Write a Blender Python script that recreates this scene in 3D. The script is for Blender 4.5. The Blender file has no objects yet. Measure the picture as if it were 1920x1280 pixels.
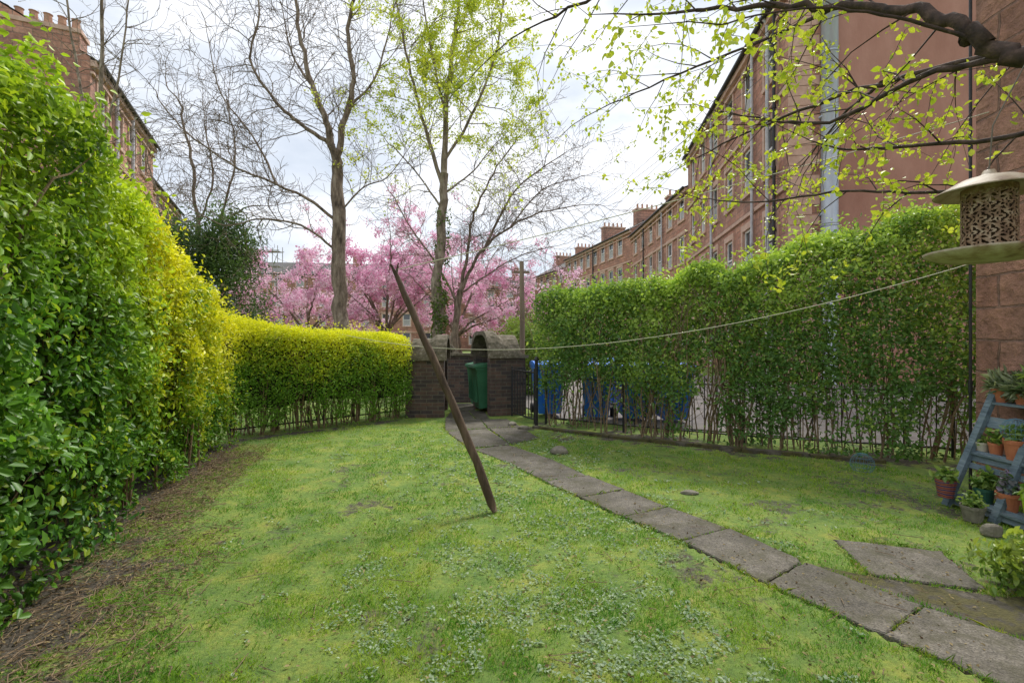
import bpy, math, random, bmesh
import numpy as np
from mathutils import Vector, Matrix
random.seed(7); RNG=np.random.default_rng(7)
scene=bpy.context.scene
COL=scene.collection
# ---------------------------------------------------------------- helpers
def link(o,parent=None):
    COL.objects.link(o)
    if parent is not None: o.parent=parent
    return o
def empty(name,loc,label,cat,group=None,rotz=0):
    o=bpy.data.objects.new(name,None); o.location=loc; o.rotation_euler[2]=rotz
    o.empty_display_size=.2
    o["label"]=label; o["category"]=cat
    if group:o["group"]=group
    return link(o)
def tag(o,label,cat,group=None):
    o["label"]=label;o["category"]=cat
    if group:o["group"]=group
    return o
def new_mesh(name,V,F,mats,parent=None,mi=None,smooth=False):
    me=bpy.data.meshes.new(name)
    me.from_pydata([tuple(v) for v in V],[],[tuple(f) for f in F])
    for m in (mats if isinstance(mats,(list,tuple)) else [mats]): me.materials.append(m)
    if mi is not None: me.polygons.foreach_set("material_index",list(mi))
    if smooth: me.polygons.foreach_set("use_smooth",[True]*len(me.polygons))
    me.update()
    return link(bpy.data.objects.new(name,me),parent)
def np_mesh(name,V,F,mats,parent=None,col=None,smooth=False):
    me=bpy.data.meshes.new(name)
    V=np.ascontiguousarray(V,dtype=np.float32);F=np.ascontiguousarray(F,dtype=np.int32)
    k=F.shape[1]
    me.vertices.add(len(V)); me.vertices.foreach_set("co",V.ravel())
    me.loops.add(F.size); me.loops.foreach_set("vertex_index",F.ravel())
    me.polygons.add(len(F)); me.polygons.foreach_set("loop_start",np.arange(0,F.size,k,dtype=np.int32))
    me.polygons.foreach_set("loop_total",np.full(len(F),k,dtype=np.int32))
    if smooth: me.polygons.foreach_set("use_smooth",np.ones(len(F),dtype=bool))
    me.update(calc_edges=True)
    if col is not None:
        a=me.color_attributes.new("Col",'FLOAT_COLOR','POINT')
        c=np.ones((len(V),4),dtype=np.float32); c[:,:3]=col
        a.data.foreach_set("color",c.ravel())
    me.materials.append(mats)
    return link(bpy.data.objects.new(name,me),parent)
class MB:
    def __init__(s): s.V=[];s.F=[];s.M=[]
    def quad(s,a,b,c,d,m=0):
        n=len(s.V); s.V+=[a,b,c,d]; s.F.append((n,n+1,n+2,n+3)); s.M.append(m)
    def poly(s,pts,m=0):
        n=len(s.V); s.V+=list(pts); s.F.append(tuple(range(n,n+len(pts)))); s.M.append(m)
    def box(s,lo,hi,m=0,mat=None):
        x0,y0,z0=lo;x1,y1,z1=hi
        P=[(x0,y0,z0),(x1,y0,z0),(x1,y1,z0),(x0,y1,z0),(x0,y0,z1),(x1,y0,z1),(x1,y1,z1),(x0,y1,z1)]
        if mat is not None: P=[tuple(mat@Vector(p)) for p in P]
        n=len(s.V); s.V+=P
        for f in ((0,3,2,1),(4,5,6,7),(0,1,5,4),(1,2,6,5),(2,3,7,6),(3,0,4,7)):
            s.F.append(tuple(n+i for i in f)); s.M.append(m)
    def tube(s,pts,rad,sides=8,m=0,cap=True):
        pts=[Vector(p) for p in pts]; n0=len(s.V)
        for i,p in enumerate(pts):
            d=(pts[min(i+1,len(pts)-1)]-pts[max(i-1,0)]).normalized()
            ref=Vector((0,1,0)) if abs(d.y)<.9 else Vector((1,0,0))
            u=d.cross(ref).normalized(); v=d.cross(u)
            r=rad[i] if hasattr(rad,'__len__') else rad
            for k in range(sides):
                a=2*math.pi*k/sides
                s.V.append(tuple(p+u*(math.cos(a)*r)+v*(math.sin(a)*r)))
        for i in range(len(pts)-1):
            for k in range(sides):
                a=n0+i*sides+k;b=n0+i*sides+(k+1)%sides
                s.F.append((a,b,b+sides,a+sides)); s.M.append(m)
        if cap:
            s.F.append(tuple(n0+k for k in range(sides)));s.M.append(m)
            e=n0+(len(pts)-1)*sides
            s.F.append(tuple(e+sides-1-k for k in range(sides)));s.M.append(m)
    def lathe(s,prof,c=(0,0,0),sides=24,m=0):
        n0=len(s.V)
        for (r,z) in prof:
            for k in range(sides):
                a=2*math.pi*k/sides
                s.V.append((c[0]+r*math.cos(a),c[1]+r*math.sin(a),c[2]+z))
        for i in range(len(prof)-1):
            for k in range(sides):
                a=n0+i*sides+k;b=n0+i*sides+(k+1)%sides
                s.F.append((a,b,b+sides,a+sides)); s.M.append(m)
    def obj(s,name,mats,parent=None,smooth=False):
        return new_mesh(name,s.V,s.F,mats,parent,s.M,smooth)
_T=np.random.default_rng(99).random((64,64,64)).astype(np.float32)
def vnoise(P,scale):
    q=np.asarray(P,dtype=np.float64)*scale+100.0
    i=np.floor(q).astype(int);f=q-i;f=f*f*(3-2*f)
    r=0
    for dx in (0,1):
        for dy in (0,1):
            for dz in (0,1):
                w=(f[:,0] if dx else 1-f[:,0])*(f[:,1] if dy else 1-f[:,1])*(f[:,2] if dz else 1-f[:,2])
                r=r+w*_T[(i[:,0]+dx)%64,(i[:,1]+dy)%64,(i[:,2]+dz)%64]
    return r
# ---------------------------------------------------------------- materials
def mat(name):
    m=bpy.data.materials.new(name); m.use_nodes=True
    nt=m.node_tree; b=nt.nodes["Principled BSDF"]
    return m,nt,b
def N(nt,t,**kw):
    n=nt.nodes.new(t)
    for k,v in kw.items(): setattr(n,k,v)
    return n
def ramp(nt,fac,stops):
    r=N(nt,'ShaderNodeValToRGB'); e=r.color_ramp.elements
    while len(e)<len(stops): e.new(.5)
    for i,(p,c) in enumerate(stops): e[i].position=p; e[i].color=(*c,1)
    nt.links.new(fac,r.inputs[0]); return r.outputs[0]
def noise_mat(name,stops,scale=5,rough=.85,bump=.3,bscale=None,detail=8,metal=0,stretch=None,dist=.02):
    m,nt,b=mat(name)
    tc=N(nt,'ShaderNodeTexCoord'); src=tc.outputs['Object']
    if stretch:
        mp=N(nt,'ShaderNodeMapping'); mp.inputs['Scale'].default_value=stretch
        nt.links.new(src,mp.inputs[0]); src=mp.outputs[0]
    n=N(nt,'ShaderNodeTexNoise'); n.inputs['Scale'].default_value=scale; n.inputs['Detail'].default_value=detail
    n.inputs['Roughness'].default_value=.65
    nt.links.new(src,n.inputs['Vector'])
    nt.links.new(ramp(nt,n.outputs[0],stops),b.inputs['Base Color'])
    b.inputs['Roughness'].default_value=rough; b.inputs['Metallic'].default_value=metal
    if bump:
        n2=N(nt,'ShaderNodeTexNoise'); n2.inputs['Scale'].default_value=bscale or scale*4; n2.inputs['Detail'].default_value=6
        nt.links.new(src,n2.inputs['Vector'])
        bp=N(nt,'ShaderNodeBump'); bp.inputs['Strength'].default_value=bump; bp.inputs['Distance'].default_value=dist
        nt.links.new(n2.outputs[0],bp.inputs['Height']); nt.links.new(bp.outputs[0],b.inputs['Normal'])
    return m
def brick_mat(name,c1,c2,mortar,bw,bh,ms=.012,rough=.9,bump=.6,dirt=(.05,.04,.035),dirtamt=.5,dist=.02,nscale=7,warp=0):
    m,nt,b=mat(name)
    tc=N(nt,'ShaderNodeTexCoord')
    sp=N(nt,'ShaderNodeSeparateXYZ')
    if warp:
        wn=N(nt,'ShaderNodeTexNoise');wn.inputs['Scale'].default_value=2.6;wn.inputs['Detail'].default_value=3;nt.links.new(tc.outputs['Object'],wn.inputs['Vector'])
        vs=N(nt,'ShaderNodeVectorMath',operation='MULTIPLY_ADD');nt.links.new(wn.outputs['Color'],vs.inputs[0]);vs.inputs[1].default_value=(warp,warp,warp);nt.links.new(tc.outputs['Object'],vs.inputs[2]);nt.links.new(vs.outputs[0],sp.inputs[0])
    else: nt.links.new(tc.outputs['Object'],sp.inputs[0])
    ad=N(nt,'ShaderNodeMath',operation='ADD'); nt.links.new(sp.outputs[0],ad.inputs[0]); nt.links.new(sp.outputs[1],ad.inputs[1])
    cb=N(nt,'ShaderNodeCombineXYZ'); nt.links.new(ad.outputs[0],cb.inputs[0]); nt.links.new(sp.outputs[2],cb.inputs[1])
    br=N(nt,'ShaderNodeTexBrick'); nt.links.new(cb.outputs[0],br.inputs['Vector'])
    br.inputs['Color1'].default_value=(*c1,1);br.inputs['Color2'].default_value=(*c2,1);br.inputs['Mortar'].default_value=(*mortar,1)
    br.inputs['Scale'].default_value=1;br.inputs['Brick Width'].default_value=bw;br.inputs['Row Height'].default_value=bh
    br.inputs['Mortar Size'].default_value=ms;br.inputs['Mortar Smooth'].default_value=.4
    n=N(nt,'ShaderNodeTexNoise');n.inputs['Scale'].default_value=.7;n.inputs['Detail'].default_value=9;n.inputs['Roughness'].default_value=.7
    nt.links.new(tc.outputs['Object'],n.inputs['Vector'])
    mx=N(nt,'ShaderNodeMix',data_type='RGBA')
    mr=N(nt,'ShaderNodeMapRange');mr.inputs[1].default_value=.42;mr.inputs[2].default_value=.72;mr.inputs[4].default_value=dirtamt
    nt.links.new(n.outputs[0],mr.inputs[0]);nt.links.new(mr.outputs[0],mx.inputs[0])
    nt.links.new(br.outputs[0],mx.inputs[6]);mx.inputs[7].default_value=(*dirt,1)
    n3=N(nt,'ShaderNodeTexNoise');n3.inputs['Scale'].default_value=nscale;n3.inputs['Detail'].default_value=8;n3.inputs['Roughness'].default_value=.65
    nt.links.new(tc.outputs['Object'],n3.inputs['Vector'])
    m2=N(nt,'ShaderNodeMix',data_type='RGBA',blend_type='OVERLAY');m2.inputs[0].default_value=.8
    nt.links.new(mx.outputs[2],m2.inputs[6]);nt.links.new(n3.outputs[0],m2.inputs[7])
    nt.links.new(m2.outputs[2],b.inputs['Base Color']);b.inputs['Roughness'].default_value=rough
    sb=N(nt,'ShaderNodeMath',operation='SUBTRACT');nt.links.new(n3.outputs[0],sb.inputs[0]);nt.links.new(br.outputs[1],sb.inputs[1])
    bp=N(nt,'ShaderNodeBump');bp.inputs['Strength'].default_value=bump;bp.inputs['Distance'].default_value=dist
    nt.links.new(sb.outputs[0],bp.inputs['Height']);nt.links.new(bp.outputs[0],b.inputs['Normal'])
    return m
def attr_mat(name,rough=.5,transl=.3,spec=.4,tint=(1.5,1.5,.7),simple=False):
    m,nt,b=mat(name)
    a=N(nt,'ShaderNodeAttribute');a.attribute_name="Col"
    if simple:
        nt.nodes.remove(b); b=N(nt,'ShaderNodeBsdfDiffuse'); nt.links.new(a.outputs['Color'],b.inputs[0])
    else:
        nt.links.new(a.outputs['Color'],b.inputs['Base Color'])
        b.inputs['Roughness'].default_value=rough
        b.inputs['Specular IOR Level'].default_value=spec
    t=N(nt,'ShaderNodeBsdfTranslucent')
    hs=N(nt,'ShaderNodeMix',data_type='RGBA',blend_type='MULTIPLY');hs.inputs[0].default_value=1
    nt.links.new(a.outputs['Color'],hs.inputs[6]);hs.inputs[7].default_value=(*tint,1)
    nt.links.new(hs.outputs[2],t.inputs[0])
    mx=N(nt,'ShaderNodeMixShader');mx.inputs[0].default_value=transl
    out=nt.nodes['Material Output']
    nt.links.new(b.outputs[0],mx.inputs[1]);nt.links.new(t.outputs[0],mx.inputs[2]);nt.links.new(mx.outputs[0],out.inputs[0])
    return m
M_leaf=attr_mat("leaf_surface",.42,.35,.42,tint=(1.35,1.35,.8))
M_blossom=attr_mat("blossom_surface",transl=.45,tint=(1,1,1),simple=True)
M_grass=attr_mat("grass_blade",transl=.35,tint=(1.2,1.25,.8),simple=True)
M_bark=noise_mat("grey_brown_bark",[(.32,(.06,.042,.032)),(.5,(.24,.18,.14)),(.7,(.44,.36,.29))],9,.95,1.0,30,stretch=(1,1,.3),dist=.05)
M_bark2=noise_mat("pale_bark",[(.32,(.08,.062,.042)),(.5,(.25,.20,.15)),(.7,(.46,.39,.31))],7,.95,.9,30,stretch=(1,1,.4),dist=.04)
M_darkbark=noise_mat("dark_bark",[(.3,(.02,.014,.012)),(.55,(.075,.047,.037)),(.75,(.17,.11,.09))],25,.85,.7,90,dist=.006)
M_twig=noise_mat("hedge_twig",[(.3,(.12,.08,.05)),(.7,(.36,.26,.16))],20,.9,.3)
M_prop=noise_mat("weathered_pole_wood",[(.3,(.03,.018,.012)),(.5,(.11,.07,.045)),(.72,(.25,.17,.12))],9,.85,.8,40,stretch=(1,1,.12),dist=.01)
M_post=noise_mat("grey_post_wood",[(.3,(.12,.09,.06)),(.7,(.32,.25,.18))],6,.9,.4,30,stretch=(1,1,.12))
M_sand=brick_mat("red_sandstone_blocks",(.58,.31,.22),(.42,.20,.14),(.34,.23,.18),.62,.3,.016,bump=.9,dirt=(.20,.13,.105),dirtamt=.8,dist=.05)
M_sandn=brick_mat("rock_faced_sandstone",(.58,.30,.21),(.45,.22,.15),(.34,.20,.145),.58,.31,.013,bump=1.0,dirt=(.22,.14,.11),dirtamt=.85,dist=.14,nscale=7,warp=.07)
M_render=noise_mat("red_brown_render",[(.28,(.33,.165,.12)),(.5,(.42,.225,.17)),(.72,(.51,.295,.23))],.7,.95,.3,20,stretch=(1,1,.4),detail=12)
M_trim=noise_mat("dressed_sandstone_trim",[(.3,(.46,.29,.22)),(.7,(.68,.48,.38))],3,.9,.3)
M_slate=brick_mat("slate_roof",(.12,.12,.125),(.17,.16,.16),(.05,.05,.05),.3,.22,.01,dirt=(.14,.13,.08))
M_white=noise_mat("white_window_paint",[(.3,(.75,.75,.73)),(.7,(.88,.88,.86))],4,.5,0)
m,nt,b=mat("window_glass");b.inputs['Base Color'].default_value=(.05,.06,.07,1);b.inputs['Roughness'].default_value=.08;b.inputs['Specular IOR Level'].default_value=.8;M_glass=m
M_pipe=noise_mat("grey_downpipe",[(.3,(.42,.43,.46)),(.7,(.62,.63,.66))],3,.5,0)
M_flue=noise_mat("galvanised_flue",[(.3,(.36,.42,.49)),(.7,(.54,.6,.67))],2.5,.45,.05,metal=.2,stretch=(1,1,.3))
M_black=noise_mat("black_iron_paint",[(.3,(.008,.008,.01)),(.65,(.03,.028,.028)),(.8,(.08,.04,.025))],14,.5,.2)
M_pot=noise_mat("terracotta",[(.3,(.42,.13,.06)),(.7,(.58,.22,.11))],8,.85,.2)
M_chimpot=noise_mat("clay_chimney_pot",[(.3,(.36,.18,.12)),(.7,(.52,.32,.22))],5,.9,0)
M_brick=brick_mat("dark_brown_brick",(.15,.09,.07),(.055,.045,.05),(.15,.13,.105),.225,.075,.008,bump=.5,dirt=(.04,.037,.025),dirtamt=.7,dist=.01)
M_conc=noise_mat("lichened_concrete",[(.3,(.06,.053,.03)),(.46,(.13,.112,.075)),(.6,(.20,.17,.125)),(.72,(.42,.38,.32))],13,.95,.7,40,dist=.01)
M_curtain=noise_mat("net_curtain",[(.3,(.3,.3,.3)),(.7,(.55,.55,.54))],3,.6,0)
m,nt,b=mat("paving_slab_concrete")
tc=N(nt,'ShaderNodeTexCoord')
n=N(nt,'ShaderNodeTexNoise');n.inputs['Scale'].default_value=2.3;n.inputs['Detail'].default_value=10;n.inputs['Roughness'].default_value=.75;nt.links.new(tc.outputs['Object'],n.inputs['Vector'])
c1=ramp(nt,n.outputs[0],[(.3,(.042,.038,.029)),(.48,(.11,.097,.077)),(.7,(.21,.187,.155))])
v=N(nt,'ShaderNodeTexVoronoi');v.inputs['Scale'].default_value=120;nt.links.new(tc.outputs['Object'],v.inputs['Vector'])
bw=N(nt,'ShaderNodeRGBToBW');nt.links.new(v.outputs['Color'],bw.inputs[0])
mx=N(nt,'ShaderNodeMix',data_type='RGBA',blend_type='OVERLAY');mx.inputs[0].default_value=.55
nt.links.new(c1,mx.inputs[6]);nt.links.new(bw.outputs[0],mx.inputs[7])
n2=N(nt,'ShaderNodeTexNoise');n2.inputs['Scale'].default_value=3.2;n2.inputs['Detail'].default_value=12;n2.inputs['Roughness'].default_value=.78;nt.links.new(tc.outputs['Object'],n2.inputs['Vector'])
mr=N(nt,'ShaderNodeMapRange');mr.inputs[1].default_value=.47;mr.inputs[2].default_value=.62;mr.inputs[4].default_value=.85;nt.links.new(n2.outputs[0],mr.inputs[0])
m2=N(nt,'ShaderNodeMix',data_type='RGBA');nt.links.new(mr.outputs[0],m2.inputs[0]);nt.links.new(mx.outputs[2],m2.inputs[6]);m2.inputs[7].default_value=(.065,.06,.026,1)
nt.links.new(m2.outputs[2],b.inputs['Base Color']);b.inputs['Roughness'].default_value=.8
bp=N(nt,'ShaderNodeBump');bp.inputs['Strength'].default_value=.6;bp.inputs['Distance'].default_value=.006;nt.links.new(v.outputs[0],bp.inputs['Height']);nt.links.new(bp.outputs[0],b.inputs['Normal'])
M_slab=m
M_mossy=noise_mat("mossy_broken_concrete",[(.35,(.03,.027,.014)),(.47,(.10,.09,.03)),(.54,(.07,.062,.045)),(.7,(.2,.175,.14))],4,.95,.8,60)
M_stone=noise_mat("field_stone",[(.3,(.12,.11,.08)),(.7,(.32,.29,.24))],8,.9,.5)
M_asph=noise_mat("lane_asphalt",[(.3,(.14,.125,.115)),(.7,(.30,.27,.25))],2,.9,.3,90)
M_bluebin=noise_mat("blue_plastic",[(.3,(.01,.13,.6)),(.7,(.03,.22,.8))],3,.45,0)
M_greenbin=noise_mat("green_plastic",[(.3,(.03,.14,.065)),(.7,(.055,.21,.105))],3,.5,0)
M_rubber=noise_mat("black_rubber",[(.3,(.01,.01,.01)),(.7,(.03,.03,.03))],5,.8,0)
M_pallet=noise_mat("faded_blue_paint_wood",[(.3,(.05,.065,.08)),(.45,(.11,.155,.19)),(.6,(.18,.235,.27)),(.75,(.28,.26,.22))],9,.85,.5,50,stretch=(1,.3,1))
M_feeder=noise_mat("rusty_cream_metal",[(.32,(.12,.055,.025)),(.45,(.32,.24,.15)),(.6,(.46,.39,.29)),(.8,(.58,.53,.43))],18,.55,.3,60,dist=.002)
M_rust=noise_mat("rusty_filigree_metal",[(.3,(.07,.03,.015)),(.5,(.24,.15,.085)),(.74,(.52,.43,.31))],40,.7,.4,90,dist=.002)
M_seed=noise_mat("bird_seed",[(.3,(.012,.008,.005)),(.7,(.12,.07,.03))],60,.9,.5)
M_rope=noise_mat("clothes_line_cord",[(.3,(.5,.48,.34)),(.7,(.70,.68,.5))],30,.7,0)
M_cable=noise_mat("overhead_cable",[(.3,(.10,.10,.11)),(.7,(.18,.18,.18))],3,.7,0)
M_scaf=noise_mat("scaffold_steel",[(.3,(.3,.3,.3)),(.7,(.5,.48,.45))],3,.5,0,metal=.5)
M_core=noise_mat("hedge_core_shade",[(.35,(.012,.018,.007)),(.6,(.035,.05,.014)),(.75,(.09,.085,.04))],25,1,.8,40)  # dark fill colour standing in for the shaded inside of the hedges
# ---------------------------------------------------------------- world, light, camera
w=bpy.data.worlds.new("World");scene.world=w;w.use_nodes=True;nt=w.node_tree
bg=nt.nodes['Background']
sky=N(nt,'ShaderNodeTexSky',sky_type='NISHITA');sky.sun_disc=False
SE=math.radians(52);SA=math.atan2(.5,.85)
sky.sun_elevation=SE;sky.sun_rotation=SA
tc=N(nt,'ShaderNodeTexCoord');mp=N(nt,'ShaderNodeMapping');mp.inputs['Scale'].default_value=(1,1,2.2);nt.links.new(tc.outputs['Generated'],mp.inputs[0])
n=N(nt,'ShaderNodeTexNoise');n.inputs['Scale'].default_value=2.3;n.inputs['Detail'].default_value=7;n.inputs['Roughness'].default_value=.55;nt.links.new(mp.outputs[0],n.inputs['Vector'])
cl=ramp(nt,n.outputs[0],[(.3,(5.0,5.7,6.7)),(.46,(6.9,7.4,8.2)),(.6,(9.8,9.9,10.2))])
mx=N(nt,'ShaderNodeMix',data_type='RGBA');mx.inputs[0].default_value=.9
nt.links.new(sky.outputs[0],mx.inputs[6]);nt.links.new(cl,mx.inputs[7]);nt.links.new(mx.outputs[2],bg.inputs[0]);bg.inputs[1].default_value=.13
sd=bpy.data.lights.new("sun","SUN");sd.energy=3.5;sd.angle=math.radians(14);sd.color=(1,.96,.88)
so=bpy.data.objects.new("sun",sd);link(so)
dv=Vector((math.cos(SE)*math.sin(SA),math.cos(SE)*math.cos(SA),math.sin(SE)))
so.rotation_euler=dv.to_track_quat('Z','Y').to_euler()
cam=bpy.data.cameras.new("camera");cam.lens=16.875;cam.sensor_width=36;cam.clip_start=.05;cam.clip_end=2000
co=bpy.data.objects.new("camera",cam);co.location=(0,0,1.5);co.rotation_euler=(math.pi/2,0,0);link(co);scene.camera=co
scene.view_settings.view_transform='Standard';scene.view_settings.look='None';scene.view_settings.exposure=0
# ---------------------------------------------------------------- leaves
def unit(a): return a/np.maximum(np.linalg.norm(a,axis=1,keepdims=True),1e-9)
def leaves(name,P,Nn,L,C,parent,material=None,aspect=.5,rand=.7,droop=0.):
    n=len(P)
    nn=unit(unit(np.asarray(Nn))+RNG.normal(0,rand,(n,3)))
    t=RNG.normal(0,1,(n,3)); t[:,2]+=-droop; t=unit(t-nn*(t*nn).sum(1,keepdims=True))
    s=np.cross(nn,t); L=np.asarray(L).reshape(-1,1); W=L*aspect*.5
    h=nn*L*.10; curl=-nn*L*.12
    V=np.empty((n,6,3))
    V[:,0]=P; V[:,1]=P+t*L*.32+s*W+h; V[:,2]=P+t*L*.68+s*W*.8+h*.6
    V[:,3]=P+t*L+curl; V[:,4]=P+t*L*.68-s*W*.8+h*.6; V[:,5]=P+t*L*.32-s*W+h
    b=np.arange(n).reshape(-1,1)*6
    F=np.concatenate([b+np.array([[0,3,2,1]]),b+np.array([[0,5,4,3]])])
    return np_mesh(name,V.reshape(-1,3),F,material or M_leaf,parent,np.repeat(C,6,axis=0))
def mixc(a,b,f): f=np.clip(f,0,1).reshape(-1,1); return np.array(a)*(1-f)+np.array(b)*f
# ---------------------------------------------------------------- hedges
def polyl(path,s):
    path=np.array(path,float); d=np.linalg.norm(np.diff(path,axis=0),axis=1); c=np.concatenate([[0],np.cumsum(d)])
    t=s*c[-1]; i=np.clip(np.searchsorted(c,t,side='right')-1,0,len(d)-1)
    f=((t-c[i])/d[i]).reshape(-1,1); p=path[i]*(1-f)+path[i+1]*f
    e=.04*c[-1]
    def at(tt):
        tt=np.clip(tt,0,c[-1]); j=np.clip(np.searchsorted(c,tt,side='right')-1,0,len(d)-1); g=((tt-c[j])/d[j]).reshape(-1,1)
        return path[j]*(1-g)+path[j+1]*g
    tg=unit(at(t+e)-at(t-e)); return p,tg,c[-1]
def hedge(name,path,side,thick,hts,n,size,colfn,label,cat="hedge",bulge=.12,depth=.22,density=None,stems=60,core=True,zlow=.05,stem_r=.012,stemh=.93,shoots=.06,shl=.2,ragged=.0):
    p0=path[0]; e=empty(name,(p0[0],p0[1],0),label,cat)
    inv=np.array([p0[0],p0[1],0])
    s=RNG.random(n); p,tg,LL=polyl(path,s)
    inn=np.stack([-tg[:,1],tg[:,0]],1)*side
    H=np.interp(s,[a for a,_ in hts],[b for _,b in hts])
    H=H+(vnoise(np.stack([s*LL,0*s,0*s],1),2.2)-.5)*ragged*2+(vnoise(np.stack([s*LL,0*s+5,0*s],1),7)-.5)*ragged
    u=RNG.random(n); per=H+thick+H*.35
    q=u*per
    front=q<H; top=(q>=H)&(q<H+thick); back=q>=H+thick
    z=np.where(front,q,np.where(top,H,(q-H-thick)/.35)); dd=np.where(front,0,np.where(top,q-H,thick))
    rr=.22
    cz=H-z; near=np.clip(1-cz/rr,0,1); dd=np.where(front,dd+rr*(1-np.sqrt(np.clip(1-near**2,0,1))),np.where(back,dd-rr*(1-np.sqrt(np.clip(1-near**2,0,1))),dd))
    edge=np.minimum(dd,thick-dd); z=np.where(top,H-rr*(1-np.sqrt(np.clip(1-np.clip(1-edge/rr,0,1)**2,0,1))),z)
    z=np.maximum(z,zlow)
    P=np.stack([p[:,0]+inn[:,0]*dd,p[:,1]+inn[:,1]*dd,z],1)
    Nn=np.zeros((n,3)); Nn[:,:2]=np.where(front,-1,np.where(back,1,0)).reshape(-1,1)*inn; Nn[:,2]=np.where(top,1,.25)
    Nn=unit(Nn)
    bl=(vnoise(P,1.3)-.5)*2*bulge+(vnoise(P+7,4.)-.5)*bulge*1.4
    dp=RNG.exponential(depth*.45,n)
    shoot=(RNG.random(n)<shoots)*RNG.random(n)*shl
    P=P+Nn*(bl-np.minimum(dp,depth*2)+shoot).reshape(-1,1)
    P+=RNG.normal(0,.012,(n,3)); P[:,2]=np.maximum(P[:,2],.02)
    keep=np.ones(n,bool)
    if density is not None: keep=RNG.random(n)<density(P,s,z/H,dp)
    P,Nn,s,zz,dp=P[keep],Nn[keep],s[keep],(z/H)[keep],dp[keep]
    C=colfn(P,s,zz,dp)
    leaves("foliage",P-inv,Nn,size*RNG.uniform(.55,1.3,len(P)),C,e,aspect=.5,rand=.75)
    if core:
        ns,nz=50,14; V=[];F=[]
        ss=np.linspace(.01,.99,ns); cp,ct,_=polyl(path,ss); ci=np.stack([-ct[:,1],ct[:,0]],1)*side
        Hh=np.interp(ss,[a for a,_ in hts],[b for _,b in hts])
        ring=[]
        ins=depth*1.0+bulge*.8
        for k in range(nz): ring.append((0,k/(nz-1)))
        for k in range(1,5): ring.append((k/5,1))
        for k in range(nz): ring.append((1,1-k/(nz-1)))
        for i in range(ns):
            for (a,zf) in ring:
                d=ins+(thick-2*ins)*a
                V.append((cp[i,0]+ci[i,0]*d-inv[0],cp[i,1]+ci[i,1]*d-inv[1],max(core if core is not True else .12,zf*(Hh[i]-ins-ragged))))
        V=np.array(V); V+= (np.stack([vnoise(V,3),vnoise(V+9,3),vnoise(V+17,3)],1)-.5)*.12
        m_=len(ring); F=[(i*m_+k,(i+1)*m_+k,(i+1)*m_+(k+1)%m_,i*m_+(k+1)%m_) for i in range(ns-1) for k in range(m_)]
        new_mesh("shade_core_fill",V,F,M_core,e)  # added solid core closing leaf gaps, interior shade put into its colour
    b=MB()
    for i in range(stems):
        sv=np.array([random.uniform(.02,.98)]); cp,ct,_=polyl(path,sv); ci=np.array([-ct[0,1],ct[0,0]])*side; tg=ct[0]
        h=float(np.interp(sv,[a for a,_ in hts],[c for _,c in hts])[0])
        dd=random.uniform(.1,thick-.1); along=0
        bx=cp[0,0]-inv[0];by=cp[0,1]-inv[1]
        def pos(dd,al,z): return (bx+ci[0]*dd+tg[0]*al,by+ci[1]*dd+tg[1]*al,z)
        pts=[pos(dd,0,0)]; zc=0; d1,d2=random.gauss(0,.1),random.gauss(0,.12)
        hm=h*random.uniform(.7,stemh)
        while zc<hm and len(pts)<14:
            st=random.uniform(.2,.35); zc=min(zc+st,hm); dd=min(max(dd+d1*st+random.gauss(0,.02),.08),thick-.08); along+=d2*st+random.gauss(0,.02)
            d1+=random.gauss(0,.08);d2+=random.gauss(0,.08)
            pts.append(pos(dd,along,zc))
            if random.random()<.8 and zc<h-.5:
                s1=random.uniform(-.25,.25);s2=random.gauss(0,.22);de=min(max(dd+s1,.05),thick-.05)
                b.tube([pos(dd,along,zc),pos((dd+de)/2,along+s2*.5,zc+.15),pos(de,along+s2,zc+.38)],[stem_r*.45,stem_r*.35,stem_r*.2],4,cap=False)
        r=stem_r*random.uniform(.6,1.5)
        b.tube(pts,[r*(1-.7*k/len(pts)) for k in range(len(pts))],5,cap=False)
    b.obj("stems",[M_twig],e)
    return e
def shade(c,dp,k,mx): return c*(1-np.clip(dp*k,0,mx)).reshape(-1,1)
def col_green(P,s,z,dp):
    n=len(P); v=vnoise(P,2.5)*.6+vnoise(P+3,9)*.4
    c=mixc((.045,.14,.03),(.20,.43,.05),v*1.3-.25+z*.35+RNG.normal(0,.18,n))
    f=np.clip(np.clip((z-.55)/.45,0,1)*np.clip(v*1.8-.15,0,1)*.8+(RNG.random(n)<.13)*.5+np.clip((P[:,1]-3.3)/1.3,0,1)*np.clip(z*1.3-.2+(v-.5),0,1),0,1)  # lit yellow-green tops painted into the colour, plus gold towards the golden hedge
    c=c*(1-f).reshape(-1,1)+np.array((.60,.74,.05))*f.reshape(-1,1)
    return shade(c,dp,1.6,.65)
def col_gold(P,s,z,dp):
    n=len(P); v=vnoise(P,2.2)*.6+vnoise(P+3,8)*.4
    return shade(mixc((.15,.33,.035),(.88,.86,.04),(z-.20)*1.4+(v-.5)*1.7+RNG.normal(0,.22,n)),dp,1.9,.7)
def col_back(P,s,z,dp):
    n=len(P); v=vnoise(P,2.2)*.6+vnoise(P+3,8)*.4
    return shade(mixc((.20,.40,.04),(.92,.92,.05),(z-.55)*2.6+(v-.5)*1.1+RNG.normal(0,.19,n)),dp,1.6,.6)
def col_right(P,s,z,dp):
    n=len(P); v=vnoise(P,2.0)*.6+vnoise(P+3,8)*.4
    return shade(mixc((.12,.25,.055),(.55,.73,.12),(z-.32)*1.0+(v-.5)*1.5+RNG.normal(0,.25,n)),dp,1.4,.55)
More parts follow.
